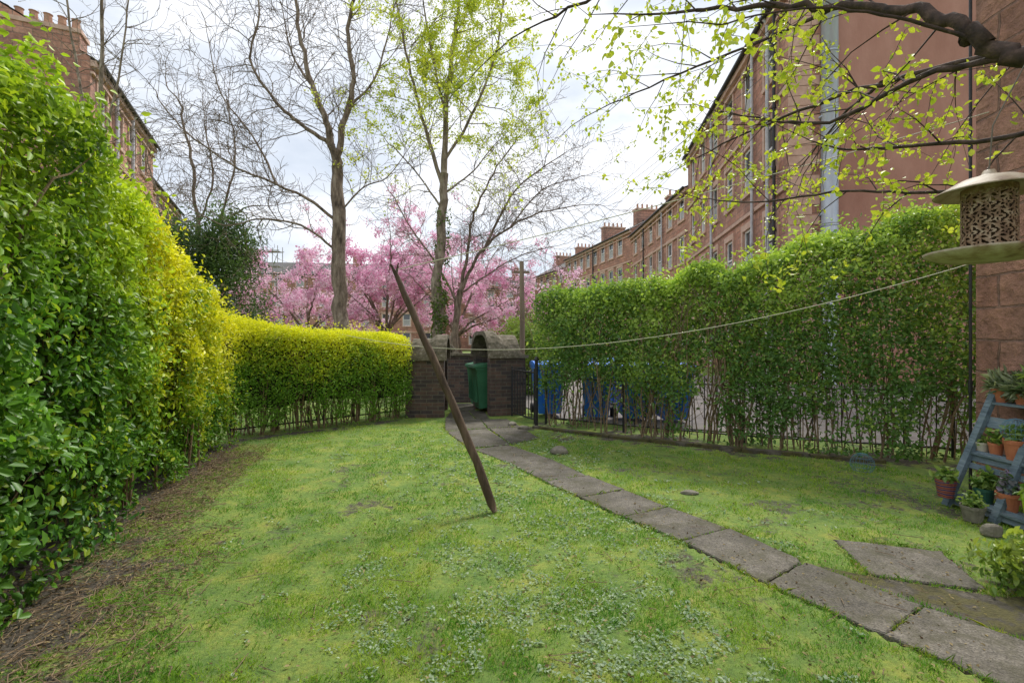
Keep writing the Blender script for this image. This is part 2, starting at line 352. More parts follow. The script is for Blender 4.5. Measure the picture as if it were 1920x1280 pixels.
hedge("privet_hedge",[(-2.25,.7),(-2.55,2.4),(-3.05,3.6),(-3.4,4.5)],1,1.1,[(0,3.35),(.5,3.15),(.8,2.9),(1,2.7)],68000,.058,col_green,"tall glossy green privet hedge beside dark leaf litter",bulge=.24,depth=.26,stems=60,stemh=.8,shoots=.09,shl=.28,ragged=.12,
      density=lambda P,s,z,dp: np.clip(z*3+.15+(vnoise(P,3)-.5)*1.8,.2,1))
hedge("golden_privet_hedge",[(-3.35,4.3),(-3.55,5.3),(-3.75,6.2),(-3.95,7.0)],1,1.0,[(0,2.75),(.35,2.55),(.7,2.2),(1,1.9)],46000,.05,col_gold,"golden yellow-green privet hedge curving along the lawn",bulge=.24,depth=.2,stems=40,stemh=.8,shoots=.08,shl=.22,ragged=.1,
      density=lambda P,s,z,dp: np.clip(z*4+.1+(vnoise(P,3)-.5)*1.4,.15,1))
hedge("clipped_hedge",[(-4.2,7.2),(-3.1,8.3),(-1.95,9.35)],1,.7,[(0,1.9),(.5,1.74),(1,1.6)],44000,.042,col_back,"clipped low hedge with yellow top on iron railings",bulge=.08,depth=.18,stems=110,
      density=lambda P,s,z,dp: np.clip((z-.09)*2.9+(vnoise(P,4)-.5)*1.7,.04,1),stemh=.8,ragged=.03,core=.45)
def dens_r(P,s,z,dp):
    v=vnoise(P,1.7)*.5+vnoise(P+5,5)*.5
    g=np.where(s<.5,1.35*np.clip(1-z*1.75,0,1),.36*np.clip(1-z*2.2,0,1))
    return np.clip((z-.04)*2.1+(v-.5)*3.6+.40-g,.02,1)
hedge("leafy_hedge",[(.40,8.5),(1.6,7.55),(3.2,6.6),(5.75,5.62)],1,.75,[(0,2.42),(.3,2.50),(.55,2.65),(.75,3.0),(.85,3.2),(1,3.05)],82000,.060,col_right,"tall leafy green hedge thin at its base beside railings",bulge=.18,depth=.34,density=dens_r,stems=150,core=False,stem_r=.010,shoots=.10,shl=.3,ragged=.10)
# ---------------------------------------------------------------- ground
def sheet(name,pts,z,m,kind=True):
    b=MB(); b.poly([(x,y,z) for x,y in pts])
    o=b.obj(name,[m]); 
    if kind:o["kind"]="structure"
    return o
M_far=noise_mat("rough_common_grass",[(.3,(.08,.11,.03)),(.5,(.15,.21,.045)),(.7,(.24,.27,.09))],1.2,.95,.5,20)
sheet("ground",[(-400,-300),(400,-300),(400,600),(-400,600)],-.05,M_far)
Lp=[(-.55,6.7),(-.02,5.9),(.34,5.15),(.66,4.62),(.95,4.1),(1.27,3.6),(1.57,2.98),(1.9,2.45),(2.22,1.95),(2.5,1.5)]
Rp=[(-.05,6.95),(.5,6.1),(.85,5.35),(1.14,4.85),(1.42,4.35),(1.74,3.85),(2.0,3.27),(2.33,2.72),(2.68,2.25),(3.0,1.8)]
quads=[]
for i in range(len(Lp)-1): quads.append([Lp[i],Rp[i],Rp[i+1],Lp[i+1]])
quads.append([(2.45,3.66),(3.06,3.42),(2.86,2.88),(2.30,3.08)])
quads+=[[(-1.1,8.0),(-.42,8.25),(-.02,7.0),(-.6,6.75)],[(-.40,8.25),(.16,8.4),(.42,7.45),(.0,7.0)],
        [(-1.3,9.3),(-.62,9.3),(-.43,8.28),(-1.12,8.03)],[(-.6,9.3),(-.1,9.3),(.15,8.43),(-.41,8.28)],
        [(-1.3,10.4),(-.95,10.4),(-.72,9.33),(-1.3,9.33)],[(-.93,10.4),(-.6,10.4),(-.45,9.33),(-.70,9.33)],[(-1.5,11.6),(-.9,11.6),(-.8,10.43),(-1.3,10.43)]]
patch=[(2.27,3.09),(2.86,2.84),(3.5,2.80),(3.7,2.0),(3.1,1.6),(2.70,2.25),(2.35,2.72),(2.02,3.25)]
def pip(P,poly):
    x,y=P[:,0],P[:,1];c=np.zeros(len(P),bool);n=len(poly)
    for i in range(n):
        x1,y1=poly[i];x2,y2=poly[(i+1)%n]
        if y1==y2: continue
        t=((y1>y)!=(y2>y))&(x<(x2-x1)*(y-y1)/(y2-y1)+x1); c^=t
    return c
def onslab(P,grow=0.,lst=None):
    c=np.zeros(len(P),bool)
    for q in (lst or quads+[patch]):
        ctr=np.mean(q,axis=0); q2=[tuple(ctr+(np.array(p)-ctr)*(1+grow/np.linalg.norm(np.array(p)-ctr))) for p in q]
        c|=pip(P,q2)
    return c
xs=np.arange(-6,6.01,.04);ys=np.arange(-1,11.51,.04)
X,Y=np.meshgrid(xs,ys); P=np.stack([X.ravel(),Y.ravel(),0*X.ravel()],1)
hl=[(-2.25,.7),(-2.55,2.4),(-3.05,3.6),(-3.55,5.3),(-3.95,7.0),(-4.2,7.2),(-1.95,9.35)]
hr=[(.42,8.45),(1.6,7.55),(3.2,6.6),(5.5,5.75)]
def dist_pl(P,pl):
    d=np.full(len(P),1e9)
    for (a,b_) in zip(pl[:-1],pl[1:]):
        a=np.array(a);ab=np.array(b_)-a; t=np.clip(((P[:,:2]-a)@ab)/(ab@ab),0,1)
        d=np.minimum(d,np.linalg.norm(P[:,:2]-a-t.reshape(-1,1)*ab,axis=1))
    return d
def soilmask(P):
    P=np.array(P);P[:,2]=0
    v=vnoise(P,1.6)*.4+vnoise(P+4,5)*.3+vnoise(P+8,14)*.3
    dl=dist_pl(P,hl[:5]); dr=dist_pl(P,hr); db=dist_pl(P,hl[4:])
    leftof=(P[:,0]<np.interp(P[:,1],[.7,2.4,3.6,5.3,7.0],[-2.25,-2.55,-3.05,-3.55,-3.95]))&(P[:,1]<7)
    wl=np.interp(P[:,1],[1.5,3,5,7],[.72,.55,.3,.15])
    m=np.clip((wl+ (v-.5)*2.4-dl)/.55,0,1); m=np.maximum(m,leftof)
    m=np.maximum(m,np.clip((.15+(v-.5)*.8-db)/.2,0,1))
    m=np.maximum(m,np.clip((.55+(v-.5)*2.8-dr)/.6,0,.9))
    rs=np.clip((P[:,0]*.85+P[:,1]*.3-2.4)*.8,0,1)
    ce=np.exp(-(((P[:,0]-1.1)/.8)**2+((P[:,1]-2.4)/.9)**2))
    m=np.maximum(m,np.clip((v-.60+.11*rs+.12*ce)/.22,0,1)*.66)
    return np.clip(m,0,1)
def hgt(P):
    P=np.array(P);P[:,2]=0
    return (vnoise(P,.8)-.5)*.012+(vnoise(P,5)-.5)*.010
S=soilmask(P); P[:,2]=hgt(P)-np.where(onslab(P,-.01),.035,0)
nx,ny=len(xs),len(ys)
idx=np.arange(nx*ny).reshape(ny,nx)
F=np.stack([idx[:-1,:-1].ravel(),idx[:-1,1:].ravel(),idx[1:,1:].ravel(),idx[1:,:-1].ravel()],1)
m,nt,b=mat("moss_lawn_and_soil")
a=N(nt,'ShaderNodeAttribute');a.attribute_name="Col"
tc=N(nt,'ShaderNodeTexCoord')
n1=N(nt,'ShaderNodeTexNoise');n1.inputs['Scale'].default_value=2.6;n1.inputs['Detail'].default_value=11;n1.inputs['Roughness'].default_value=.78;nt.links.new(tc.outputs['Object'],n1.inputs['Vector'])
g=ramp(nt,n1.outputs[0],[(.35,(.09,.18,.035)),(.5,(.18,.27,.05)),(.64,(.31,.34,.06)),(.76,(.2,.17,.07))])
n2=N(nt,'ShaderNodeTexNoise');n2.inputs['Scale'].default_value=35;n2.inputs['Detail'].default_value=8;n2.inputs['Roughness'].default_value=.75;nt.links.new(tc.outputs['Object'],n2.inputs['Vector'])
so_=ramp(nt,n2.outputs[0],[(.32,(.035,.03,.022)),(.52,(.095,.08,.062)),(.7,(.23,.20,.16))])
sep=N(nt,'ShaderNodeSeparateColor');nt.links.new(a.outputs['Color'],sep.inputs[0])
n4=N(nt,'ShaderNodeTexNoise');n4.inputs['Scale'].default_value=16;n4.inputs['Detail'].default_value=8;n4.inputs['Roughness'].default_value=.7;nt.links.new(tc.outputs['Object'],n4.inputs['Vector'])
ml=N(nt,'ShaderNodeMath',operation='MULTIPLY_ADD');nt.links.new(n4.outputs[0],ml.inputs[0]);ml.inputs[1].default_value=2.8
sub=N(nt,'ShaderNodeMath',operation='SUBTRACT');nt.links.new(sep.outputs[0],sub.inputs[0]);sub.inputs[1].default_value=1.4;nt.links.new(sub.outputs[0],ml.inputs[2])
mm=N(nt,'ShaderNodeMapRange');mm.inputs[1].default_value=.25;mm.inputs[2].default_value=.8;nt.links.new(ml.outputs[0],mm.inputs[0])
mx=N(nt,'ShaderNodeMix',data_type='RGBA');nt.links.new(mm.outputs[0],mx.inputs[0])
ov=N(nt,'ShaderNodeMix',data_type='RGBA',blend_type='OVERLAY');ov.inputs[0].default_value=.8;nt.links.new(g,ov.inputs[6]);nt.links.new(n2.outputs[0],ov.inputs[7])
nt.links.new(ov.outputs[2],mx.inputs[6]);nt.links.new(so_,mx.inputs[7]);nt.links.new(mx.outputs[2],b.inputs['Base Color']);b.inputs['Roughness'].default_value=.95
bp=N(nt,'ShaderNodeBump');bp.inputs['Strength'].default_value=.9;bp.inputs['Distance'].default_value=.02;nt.links.new(n2.outputs[0],bp.inputs['Height']);nt.links.new(bp.outputs[0],b.inputs['Normal'])
lawn=np_mesh("lawn",P,F,m,None,np.repeat(S.reshape(-1,1),3,1),True);lawn["kind"]="structure"
sheet("lane",[(.9,9.2),(6.2,6.6),(40,6.6),(40,17.0),(9.8,17.0),(5,40),(1,40),(-.1,12)],.020,M_asph)
for k,q in enumerate(quads):
    c=np.mean(q,axis=0); q2=[tuple(c+(np.array(p)-c)*(1-.006/max(.3,np.linalg.norm(np.array(p)-c)))) for p in q]
    out=[]
    for a_,b_ in zip(q2,q2[1:]+q2[:1]):
        for t in np.linspace(0,1,13)[:-1]:
            j=RNG.normal(0,.004,2)+(RNG.normal(0,.012,2) if t==0 else 0)
            out.append((a_[0]*(1-t)+b_[0]*t+j[0],a_[1]*(1-t)+b_[1]*t+j[1]))
    mb=MB(); tx,ty=random.gauss(0,.006),random.gauss(0,.006)
    zt=lambda p:.006+(p[0]-c[0])*tx+(p[1]-c[1])*ty+(k%3)*.0017
    ctr=[(p[0]+(c[0]-p[0])*.025,p[1]+(c[1]-p[1])*.025) for p in out]
    mb.poly([(p[0],p[1],zt(p)) for p in ctr])
    nn_=len(out)
    for i in range(nn_):
        a_,b_=out[i],out[(i+1)%nn_];a2,b2=ctr[i],ctr[(i+1)%nn_]
        mb.quad((a2[0],a2[1],zt(a2)),(b2[0],b2[1],zt(b2)),(b_[0],b_[1],zt(b_)-.007),(a_[0],a_[1],zt(a_)-.007))
        mb.quad((a_[0],a_[1],zt(a_)-.007),(b_[0],b_[1],zt(b_)-.007),(b_[0],b_[1],-.06),(a_[0],a_[1],-.06))
    o=mb.obj("path_slab",[M_slab]); o["kind"]="structure"
o=sheet("broken_path",patch,-.004,M_mossy)
def scatter(n,ymin=1.5,ymax=9.5):
    yy=ymin*(ymax/ymin)**(RNG.random(n)**1.05)
    xx=RNG.uniform(-1.15,1.15,n)*yy
    return np.stack([xx,yy,np.zeros(n)],1)
def inlawn(P):
    ok=(P[:,0]<4.6)&(P[:,1]<np.interp(P[:,0],[-2,.4,1.6,3.2,5.5],[9.35,8.5,7.5,6.5,5.6]))
    return ok&~((P[:,0]<-1.95)&(P[:,1]>np.interp(P[:,0],[-4.2,-1.95],[7.2,9.35])))
def blades(name,P,hh,ww,cols,label,lean=.55):
    n=len(P);cl=vnoise(P,9)*.5+vnoise(P+11,3)*.5
    P[:,2]=hgt(P)-.002
    far=np.clip(P[:,1]/3,1,2.5)
    h=hh*RNG.uniform(.4,1.2,n)*(.6+cl); a=RNG.uniform(0,2*np.pi,n); wv=ww*far
    sx=np.stack([np.cos(a),np.sin(a),0*a],1)*wv.reshape(-1,1)*.5
    ln=RNG.normal(0,lean,(n,3));ln[:,2]=0
    mid=P+ln*h.reshape(-1,1)*.35+np.array([0,0,1])*(h*.6).reshape(-1,1)
    tip=P+ln*h.reshape(-1,1)*1.0+np.array([0,0,1])*(h*.95).reshape(-1,1)
    V=np.stack([P-sx,P+sx,mid+sx*.7,tip,mid-sx*.7],1)
    b_=np.arange(n).reshape(-1,1)*5; F=b_+np.array([[0,1,2,3,4]])
    v=vnoise(P,1.1)*.35+vnoise(P+20,4)*.35+vnoise(P+9,13)*.3
    C=mixc(cols[0],cols[1],(v-.32)*2.3+RNG.normal(0,.25,n))
    dry=(RNG.random(n)<.08).reshape(-1,1); C=C*(1-dry)+np.array((.5,.43,.22))*dry
    o=np_mesh(name,V.reshape(-1,3),F,M_grass,None,np.repeat(C,5,axis=0)); o["kind"]="stuff"
    tag(o,label,"grass")
P=scatter(330000);ok=(~onslab(P,-.02))&inlawn(P);ok&=RNG.random(len(P))>soilmask(P)*1.15
cl=vnoise(P,9)*.5+vnoise(P+11,3)*.5; ok&=RNG.random(len(P))<np.clip(cl*3.0-.85,.07,1)
blades("grass",P[ok],.023,.0035,((.13,.33,.045),(.42,.56,.08)),"short patchy lawn grass with moss")
P=scatter(260000,1.6,8.6);nearslab=onslab(P,.06)&~onslab(P,-.012)
ok=inlawn(P)&nearslab&(vnoise(P,7)>.50);blades("grass_tufts",P[ok],.034,.0038,((.14,.27,.035),(.48,.50,.08)),"longer grass fringe along the path slabs",.9)
n=170000; P=scatter(n,1.6,8); v=vnoise(P,1.4)*.25+vnoise(P+31,5)*.35+vnoise(P+3,16)*.4
band=np.exp(-((P[:,0]-(.35+(3-P[:,1])*.12))/1.35)**2)
ok=(~onslab(P))&(v>.74-.30*band)&(P[:,0]<4)&(P[:,0]>np.interp(P[:,1],[1.5,7],[-1.6,-3.2])); ok&=RNG.random(n)>soilmask(P)*.3
ok&=(P[:,1]<np.interp(P[:,0],[-2,.4,1.6,3.2,5.5],[9.0,8.2,7.1,6.1,5.2])); ok&=RNG.random(n)<.45
P=P[ok];P[:,2]=hgt(P)+.013; n=len(P)
C=mixc((.19,.30,.15),(.52,.60,.44),RNG.random(n))
o=leaves("clover_weeds",P,np.tile([0,0,1.],(n,1)),.020*RNG.uniform(.5,1.3,n)*np.clip(P[:,1]/3.2,1,1.7),C,None,M_grass,aspect=.6,rand=.4);o["kind"]="stuff";tag(o,"low silvery green weeds flat in the lawn","weeds")
mb=MB()
for i in range(1300):
    y=random.uniform(1.6,6.5); x=np.interp(y,[.7,2.4,3.6,5.3,7.0],[-2.25,-2.55,-3.05,-3.55,-3.95])+random.uniform(-.1,1.1)*random.random()**.5*(1.0 if y<4 else .6)
    a=random.uniform(0,6.28);l=random.uniform(.03,.2)
    mb.tube([(x,y,.012),(x+math.cos(a)*l*.5,y+math.sin(a)*l*.5,.02+random.random()*.015),(x+math.cos(a+.3)*l,y+math.sin(a+.3)*l,.012)],random.uniform(.0015,.003),4,cap=False)
for i in range(200):
    y=random.uniform(2,7.5);x=random.uniform(-1,1)*y*.9
    if x>4: continue
    a=random.uniform(0,6.28);l=random.uniform(.03,.2)
    mb.tube([(x,y,.015),(x+math.cos(a)*l,y+math.sin(a)*l,.02)],.0022,4,cap=False)
o=mb.obj("fallen_twigs",[M_twig]);o["kind"]="stuff";tag(o,"small dead twigs scattered on soil","twigs")
n=9000;y=RNG.uniform(1.6,7,n);x=np.interp(y,[.7,2.4,3.6,5.3,7.0],[-2.25,-2.55,-3.05,-3.55,-3.95])+RNG.uniform(-.3,.9,n)*np.where(y<4,1,.6)
n2_=6500;y2=RNG.uniform(2,8,n2_);x2=RNG.uniform(-1,1,n2_)*y2
P=np.stack([np.r_[x,x2],np.r_[y,y2],np.full(n+n2_,0.)],1);P[:,2]=hgt(P)+.014
ok=(P[:,0]<4.3)&(P[:,1]<8.2-np.clip(P[:,0],0,9)*.5);P=P[ok]
C=mixc((.07,.04,.025),(.5,.4,.22),RNG.random(len(P)))
o=leaves("leaf_litter",P,np.tile([0,0,1.],(len(P),1)),.020*RNG.uniform(.3,1.4,len(P)),C,None,M_grass,rand=.3);o["kind"]="stuff";tag(o,"dry brown leaf litter on the ground","leaf litter")
# ---------------------------------------------------------------- trees
class Tree:
    def __init__(s): s.p=[];s.q=[];s.r=[];s.r2=[];s.mb=MB();s.tips=[]
    def limb(s,pts,r0,r1,sides=9,sub=6):
        P=[Vector(p) for p in pts]; out=[]
        for i in range(len(P)-1):
            a=P[max(i-1,0)];b_=P[i];c=P[i+1];d=P[min(i+2,len(P)-1)]
            for k in range(sub):
                t=k/sub
                out.append(.5*((2*b_)+(c-a)*t+(2*a-5*b_+4*c-d)*t*t+(3*b_-a-3*c+d)*t**3))
        out.append(P[-1]); n=len(out)
        out=[o+Vector((random.gauss(0,1),random.gauss(0,1),random.gauss(0,1)))*min(.03,r0*.22)*(0<i<n-1) for i,o in enumerate(out)]
        rad=[(r0+(r1-r0)*(i/(n-1))**.8)*random.uniform(.92,1.08) for i in range(n)]
        s.mb.tube(out,rad,sides,cap=True)
        return list(zip(out,rad))
    def seg(s,a,b_,r,r2): s.p.append(a);s.q.append(b_);s.r.append(r);s.r2.append(r2)
    def grow(s,p,d,L,r,lv,up=.05,wig=.22,dens=1.,rmin=.006,st0=.2):
        n=max(3,int(L/st0));st=L/n
        for i in range(n):
            d=(d+Vector((random.gauss(0,wig),random.gauss(0,wig),random.gauss(0,wig)+up))).normalized()
            q=p+d*st; ra=max(rmin,r*(1-i/n*.75)); rb=max(rmin,r*(1-(i+1)/n*.75)); s.seg(p,q,ra,rb)
            if lv>0 and i>=1 and random.random()<.8*dens:
                ax=Vector((random.gauss(0,1),random.gauss(0,1),random.gauss(0,1))).cross(d).normalized()
                nd=(d+ax*random.uniform(.5,1.1)).normalized()
                s.grow(q,nd,L*random.uniform(.4,.65)*(1-.35*i/n),ra*.55,lv-1,up,wig*1.1,dens,rmin,st0)
            if lv<=1: s.tips.append(q)
            p=q
    def clothe(s,limb,start,step,L,r,lv,up=.05,dens=1.,rmin=.006,wig=.22,st0=.2):
        acc=0;prev=limb[0][0]; tot=len(limb)
        for i,(p,ra) in enumerate(limb):
            acc+=(p-prev).length; 
            if i/tot>=start:
                while acc>step:
                    acc-=step; d0=(p-prev).normalized() if (p-prev).length>0 else Vector((0,0,1))
                    ax=Vector((random.gauss(0,1),random.gauss(0,1),random.gauss(0,.7))).cross(d0).normalized()
                    s.grow(p,(d0*.7+ax).normalized(),L*random.uniform(.6,1.25)*(1-.3*i/tot),min(r,ra*.6),lv,up,wig,dens,rmin,st0)
            else: acc=0
            prev=p
        p,ra=limb[-1]; d0=(limb[-1][0]-limb[-2][0]).normalized(); s.grow(p,d0,L,ra,lv,up,wig,dens,rmin,st0)
    def finish(s,parent,mat_,org,name="trunk",twname="twigs"):
        o=Vector(org)
        s.mb.V=[tuple(Vector(v)-o) for v in s.mb.V]
        s.mb.obj(name,[mat_],parent,True)
        if s.p:
            a=np.array([tuple(v-o) for v in s.p]);b_=np.array([tuple(v-o) for v in s.q]);r=np.array(s.r);r2=np.array(s.r2)
            d=unit(b_-a);ref=np.where(np.abs(d[:,1:2])<.9,[[0,1.,0]],[[1.,0,0]]);u=unit(np.cross(d,ref));v=np.cross(d,u)
            k=3;V=[]
            for e_,rr in ((a,r),(b_+d*r.reshape(-1,1)*.3,r2)):
                for j in range(k):
                    an=2*math.pi*j/k; V.append(e_+u*(math.cos(an)*rr).reshape(-1,1)+v*(math.sin(an)*rr).reshape(-1,1))
            V=np.stack(V,1); n=len(a); bi=np.arange(n).reshape(-1,1)*(2*k)
            F=np.concatenate([bi+np.array([[j,(j+1)%k,k+(j+1)%k,k+j]]) for j in range(k)])
            np_mesh(twname,V.reshape(-1,3),F,mat_,parent)
def tree(name,base,label,cat="tree",group=None): return empty(name,base,label,cat,group)
e=tree("bare_tree",(-4.9,14,0),"large bare grey-brown tree with forking limbs")
T=Tree()
tr=T.limb([(-4.9,14,-.1),(-4.98,14,2.1),(-5.05,14,4.45),(-5.1,14,6.6)],.25,.16,14)
l1=T.limb([(-5.1,14,6.5),(-5.35,14,7.7),(-5.75,13.9,8.8),(-6.0,13.8,9.8),(-6.2,13.8,11.6),(-6.0,13.9,13.5)],.12,.03)
l2=T.limb([(-5.1,14,6.6),(-4.95,14.1,7.8),(-4.7,14.2,9.2),(-4.9,14.3,10.8),(-4.6,14.3,12.2),(-4.7,14.2,14)],.11,.03)
l3=T.limb([(-5.2,14,7.2),(-6.0,13.8,7.7),(-6.7,13.6,8.3),(-7.3,13.4,9.4),(-7.0,13.3,10.7),(-7.4,13.2,12.2)],.065,.015)
l4=T.limb([(-5.05,14,4.9),(-5.7,13.8,5.5),(-6.6,13.5,5.9),(-7.6,13.3,6.3),(-8.9,13.2,7.2),(-9.6,13,8.1)],.055,.013)
l5=T.limb([(-5.0,14,4.0),(-5.8,13.6,4.7),(-6.9,13.3,4.9),(-7.9,13.2,4.7),(-8.9,13.1,5.2)],.04,.012)
l6=T.limb([(-5.75,13.9,8.8),(-6.5,14.2,10),(-6.9,14.4,11.5)],.045,.012)
l7=T.limb([(-4.8,14.1,8.4),(-4.1,14.2,9.2),(-3.7,14.3,10.6),(-3.4,14.3,12)],.045,.012)
l8=T.limb([(-5.05,14,5.2),(-4.4,14.1,6.0),(-3.7,14.1,6.3),(-3.1,14,7.0)],.03,.01)
l9=T.limb([(-6.6,13.5,5.9),(-7.2,13.3,7.2),(-8.0,13.2,8.3),(-8.3,13.1,9.8)],.035,.01)
for l,st in ((l1,.1),(l2,.1),(l3,.15),(l4,.2),(l5,.2),(l6,.1),(l7,.1),(l8,.15),(l9,.15)): T.clothe(l,st,.20,1.8,.017,2,.04,1.0,.005,.19,.16)
T.clothe(tr,.35,.22,.85,.012,1,.1,.9,.005)
T.finish(e,M_bark,(-4.9,14,0))
e=tree("birch_tree",(-2.3,14.6,0),"tall ivy-clad tree with fresh yellow-green leaves")
T=Tree()
T.limb([(-2.3,14.6,-.1),(-2.28,14.6,2.1),(-2.17,14.6,4.6),(-2.06,14.6,6.6)],.18,.12,12)
b1=T.limb([(-2.06,14.6,6.5),(-2.0,14.6,8.6),(-1.8,14.6,10.5),(-1.5,14.6,12.5),(-1.4,14.6,14)],.105,.03)
b2=T.limb([(-2.1,14.6,6.2),(-2.75,14.6,8.4),(-3.2,14.5,10.2),(-3.5,14.4,12)],.07,.02)
b3=T.limb([(-2.05,14.6,7.0),(-1.2,14.4,8.3),(-.5,14.3,10),(-.2,14.3,12)],.05,.02)
b4=T.limb([(-2.0,14.6,8.4),(-2.3,14.2,9.6),(-2.6,14,11.5)],.045,.02)
b5=T.limb([(-2.12,14.6,5.5),(-2.9,14.3,6.6),(-3.7,14.1,7.4)],.035,.012)
b6=T.limb([(-2.05,14.6,6.0),(-1.2,14.9,6.8),(-.5,15,7.7)],.035,.012)
for l in (b1,b2,b3,b4,b5,b6): T.clothe(l,.12,.27,1.8,.018,2,.0,.88,.0046,.2,.18)
tips=np.array([tuple(v) for v in T.tips]); T.finish(e,M_bark2,(-2.3,14.6,0))
org=np.array((-2.3,14.6,0))
v=vnoise(tips,.9)*.4+vnoise(tips,2.5)*.6; wgt=np.clip((tips[:,2]-5.0)/4,0,1)*np.clip((v-.2)*2,.3,1); pr=wgt/wgt.sum()
n=34000;P=tips[RNG.choice(len(tips),n,p=pr)]+RNG.normal(0,.06,(n,3))
C=mixc((.36,.48,.04),(.80,.84,.12),vnoise(P,1.5)+RNG.normal(0,.25,n))
leaves("crown",P-org,RNG.normal(0,1,(n,3)),.06*RNG.uniform(.5,1.4,n),C,e,aspect=.7,droop=.6)
n=4000;z=RNG.uniform(.3,5.6,n);a=RNG.uniform(0,6.28,n);rr=.18+RNG.exponential(.03,n)
P=np.stack([-2.3+.24*z/6.2+np.cos(a)*rr,14.6+np.sin(a)*rr,z],1);ok=RNG.random(n)<np.clip(1.4-z/4.5,.15,1)*(vnoise(P,2.5)>.4)
P=P[ok];a=a[ok];C=mixc((.05,.10,.02),(.17,.24,.05),RNG.random(len(P)))
leaves("ivy",P-org,np.stack([np.cos(a),np.sin(a),.3+0*a],1),.075*RNG.uniform(.6,1.2,len(P)),C,e,aspect=.9)
e=tree("bare_tree",(-2.0,16.2,0),"spreading bare tree with fine drooping twigs")
T=Tree();yb=16.2
T.limb([(-2.0,yb,-.1),(-1.95,yb,1.6),(-1.75,yb,3.2)],.15,.10,10)
c1_=T.limb([(-1.75,yb,3.1),(-1.35,yb,4.0),(-.7,yb,4.9),(.7,yb-.2,5.7),(2.2,yb-.3,6.0)],.075,.015)
c2_=T.limb([(-1.75,yb,3.2),(-1.5,yb+.2,4.6),(-1.3,yb+.3,5.9),(-.5,yb+.3,7.5),(.3,yb+.3,8.6)],.07,.015)
c3_=T.limb([(-1.0,yb,4.5),(-.4,yb-.1,5.7),(.3,yb,6.8),(1.7,yb,7.8)],.05,.015)
c4_=T.limb([(-1.85,yb,2.8),(-2.6,yb,4.2),(-3.4,yb,5.3),(-4.0,yb,6.4)],.045,.015)
c5_=T.limb([(-1.75,yb,3.1),(-.9,yb,3.7),(.3,yb,4.4),(1.4,yb,4.7)],.035,.012)
c6_=T.limb([(-.1,yb,5.3),(1.0,yb,6.6),(2.2,yb,7.0)],.03,.012)
for l in (c1_,c2_,c3_,c4_,c5_,c6_): T.clothe(l,.15,.15,1.75,.014,2,-.01,1.0,.0052,.17,.16)
T.finish(e,M_bark,(-2.0,yb,0))
e=tree("bare_tree",(-10.5,12.2,0),"slender bare birch rising above the hedge")
T=Tree()
d1=T.limb([(-10.5,12.2,-.1),(-10.45,12.2,3),(-10.55,12.2,6),(-10.4,12.2,9),(-10.5,12.2,12.5)],.10,.03)
d2=T.limb([(-10.5,12.2,5.2),(-10.9,12.2,7.5),(-11.3,12.2,10),(-11.4,12.2,12)],.045,.015)
d3=T.limb([(-10.5,12.2,6.2),(-10.0,12.2,8.2),(-9.7,12.2,10.5)],.04,.015)
for l in (d1,d2,d3): T.clothe(l,.3,.24,1.6,.014,2,.06,.95,.0044,.16,.18)
T.finish(e,M_bark2,(-10.5,12.2,0))
e=tree("bare_tree",(-11.2,17,0),"rounded bare tree with dense thin twigs")
T=Tree();q=17
f1=T.limb([(-11.2,q,-.1),(-11.3,q,3),(-11.1,q,5.5),(-11.4,q,8),(-11.8,q,10)],.12,.03)
f2=T.limb([(-11.2,q,4),(-10.3,q,6),(-9.8,q,8),(-10,q,9.5)],.06,.02)
f3=T.limb([(-11.3,q,4.2),(-12.3,q,6),(-12.9,q,7.8)],.05,.02)
f4=T.limb([(-11.2,q,5.4),(-10.6,q,7.2),(-10.9,q,9.2)],.045,.02)
f5=T.limb([(-10.6,q,5.4),(-9.5,q,6.2),(-8.8,q,6.3)],.04,.015)
for l in (f1,f2,f3,f4,f5): T.clothe(l,.3,.21,1.8,.016,2,.0,1.,.0054,.2,.17)
T.finish(e,M_bark,(-11.2,17,0))
def cherry(bx,by,H,R,n,lab):
    e=tree("cherry_tree",(bx,by,0),lab,"tree","cherry trees in blossom")
    T=Tree(); t0=T.limb([(bx,by,-.1),(bx+.1,by,1.0),(bx,by,1.9)],.18,.13,10)
    k=11
    for i in range(k):
        a=2*math.pi*i/k+random.uniform(-.3,.3); rr=R*random.uniform(.55,1.0);hh=H*random.uniform(.72,1.0) if i%2 else H*random.uniform(.45,.72)
        l=T.limb([(bx,by,1.7),(bx+math.cos(a)*rr*.3,by+math.sin(a)*rr*.3,1.8+(hh-1.8)*.4),(bx+math.cos(a)*rr*.7,by+math.sin(a)*rr*.6,1.8+(hh-1.8)*.75),(bx+math.cos(a)*rr,by+math.sin(a)*rr,hh)],.065,.015,7)
        T.clothe(l,.2,.4,1.5,.02,2,.02,.75,.0075,.2,.26)
    tips=np.array([tuple(v) for v in T.tips]);T.finish(e,M_bark,(bx,by,0))
    v=vnoise(tips,.8)*.3+vnoise(tips,2.4)*.7;w_=np.clip((v-.36)*4,.04,1)*np.clip(1.25-(tips[:,2]/H)*.7,.2,1);w_/=w_.sum()
    P=tips[RNG.choice(len(tips),n,p=w_)]+RNG.normal(0,.10,(n,3))
    vv=vnoise(P,1.6)*.8+RNG.normal(.12,.28,n)
    C=mixc((.84,.42,.64),(1.0,.84,.93),vv)
    leaves("blossom",P-np.array((bx,by,0)),RNG.normal(0,1,(n,3)),.08*RNG.uniform(.6,1.3,n),C,e,M_blossom,aspect=.9)
cherry(-9.4,22,5.2,3.0,17000,"broad cherry tree covered in pink blossom")
cherry(-5.9,22.5,7.0,3.4,22000,"tall cherry tree covered in pink blossom")
cherry(-2.5,21.5,6.2,3.0,19000,"cherry tree with pink blossom behind the bin shelters")
cherry(.2,24,5.2,3.0,10000,"thinner cherry tree with sparse pink blossom")
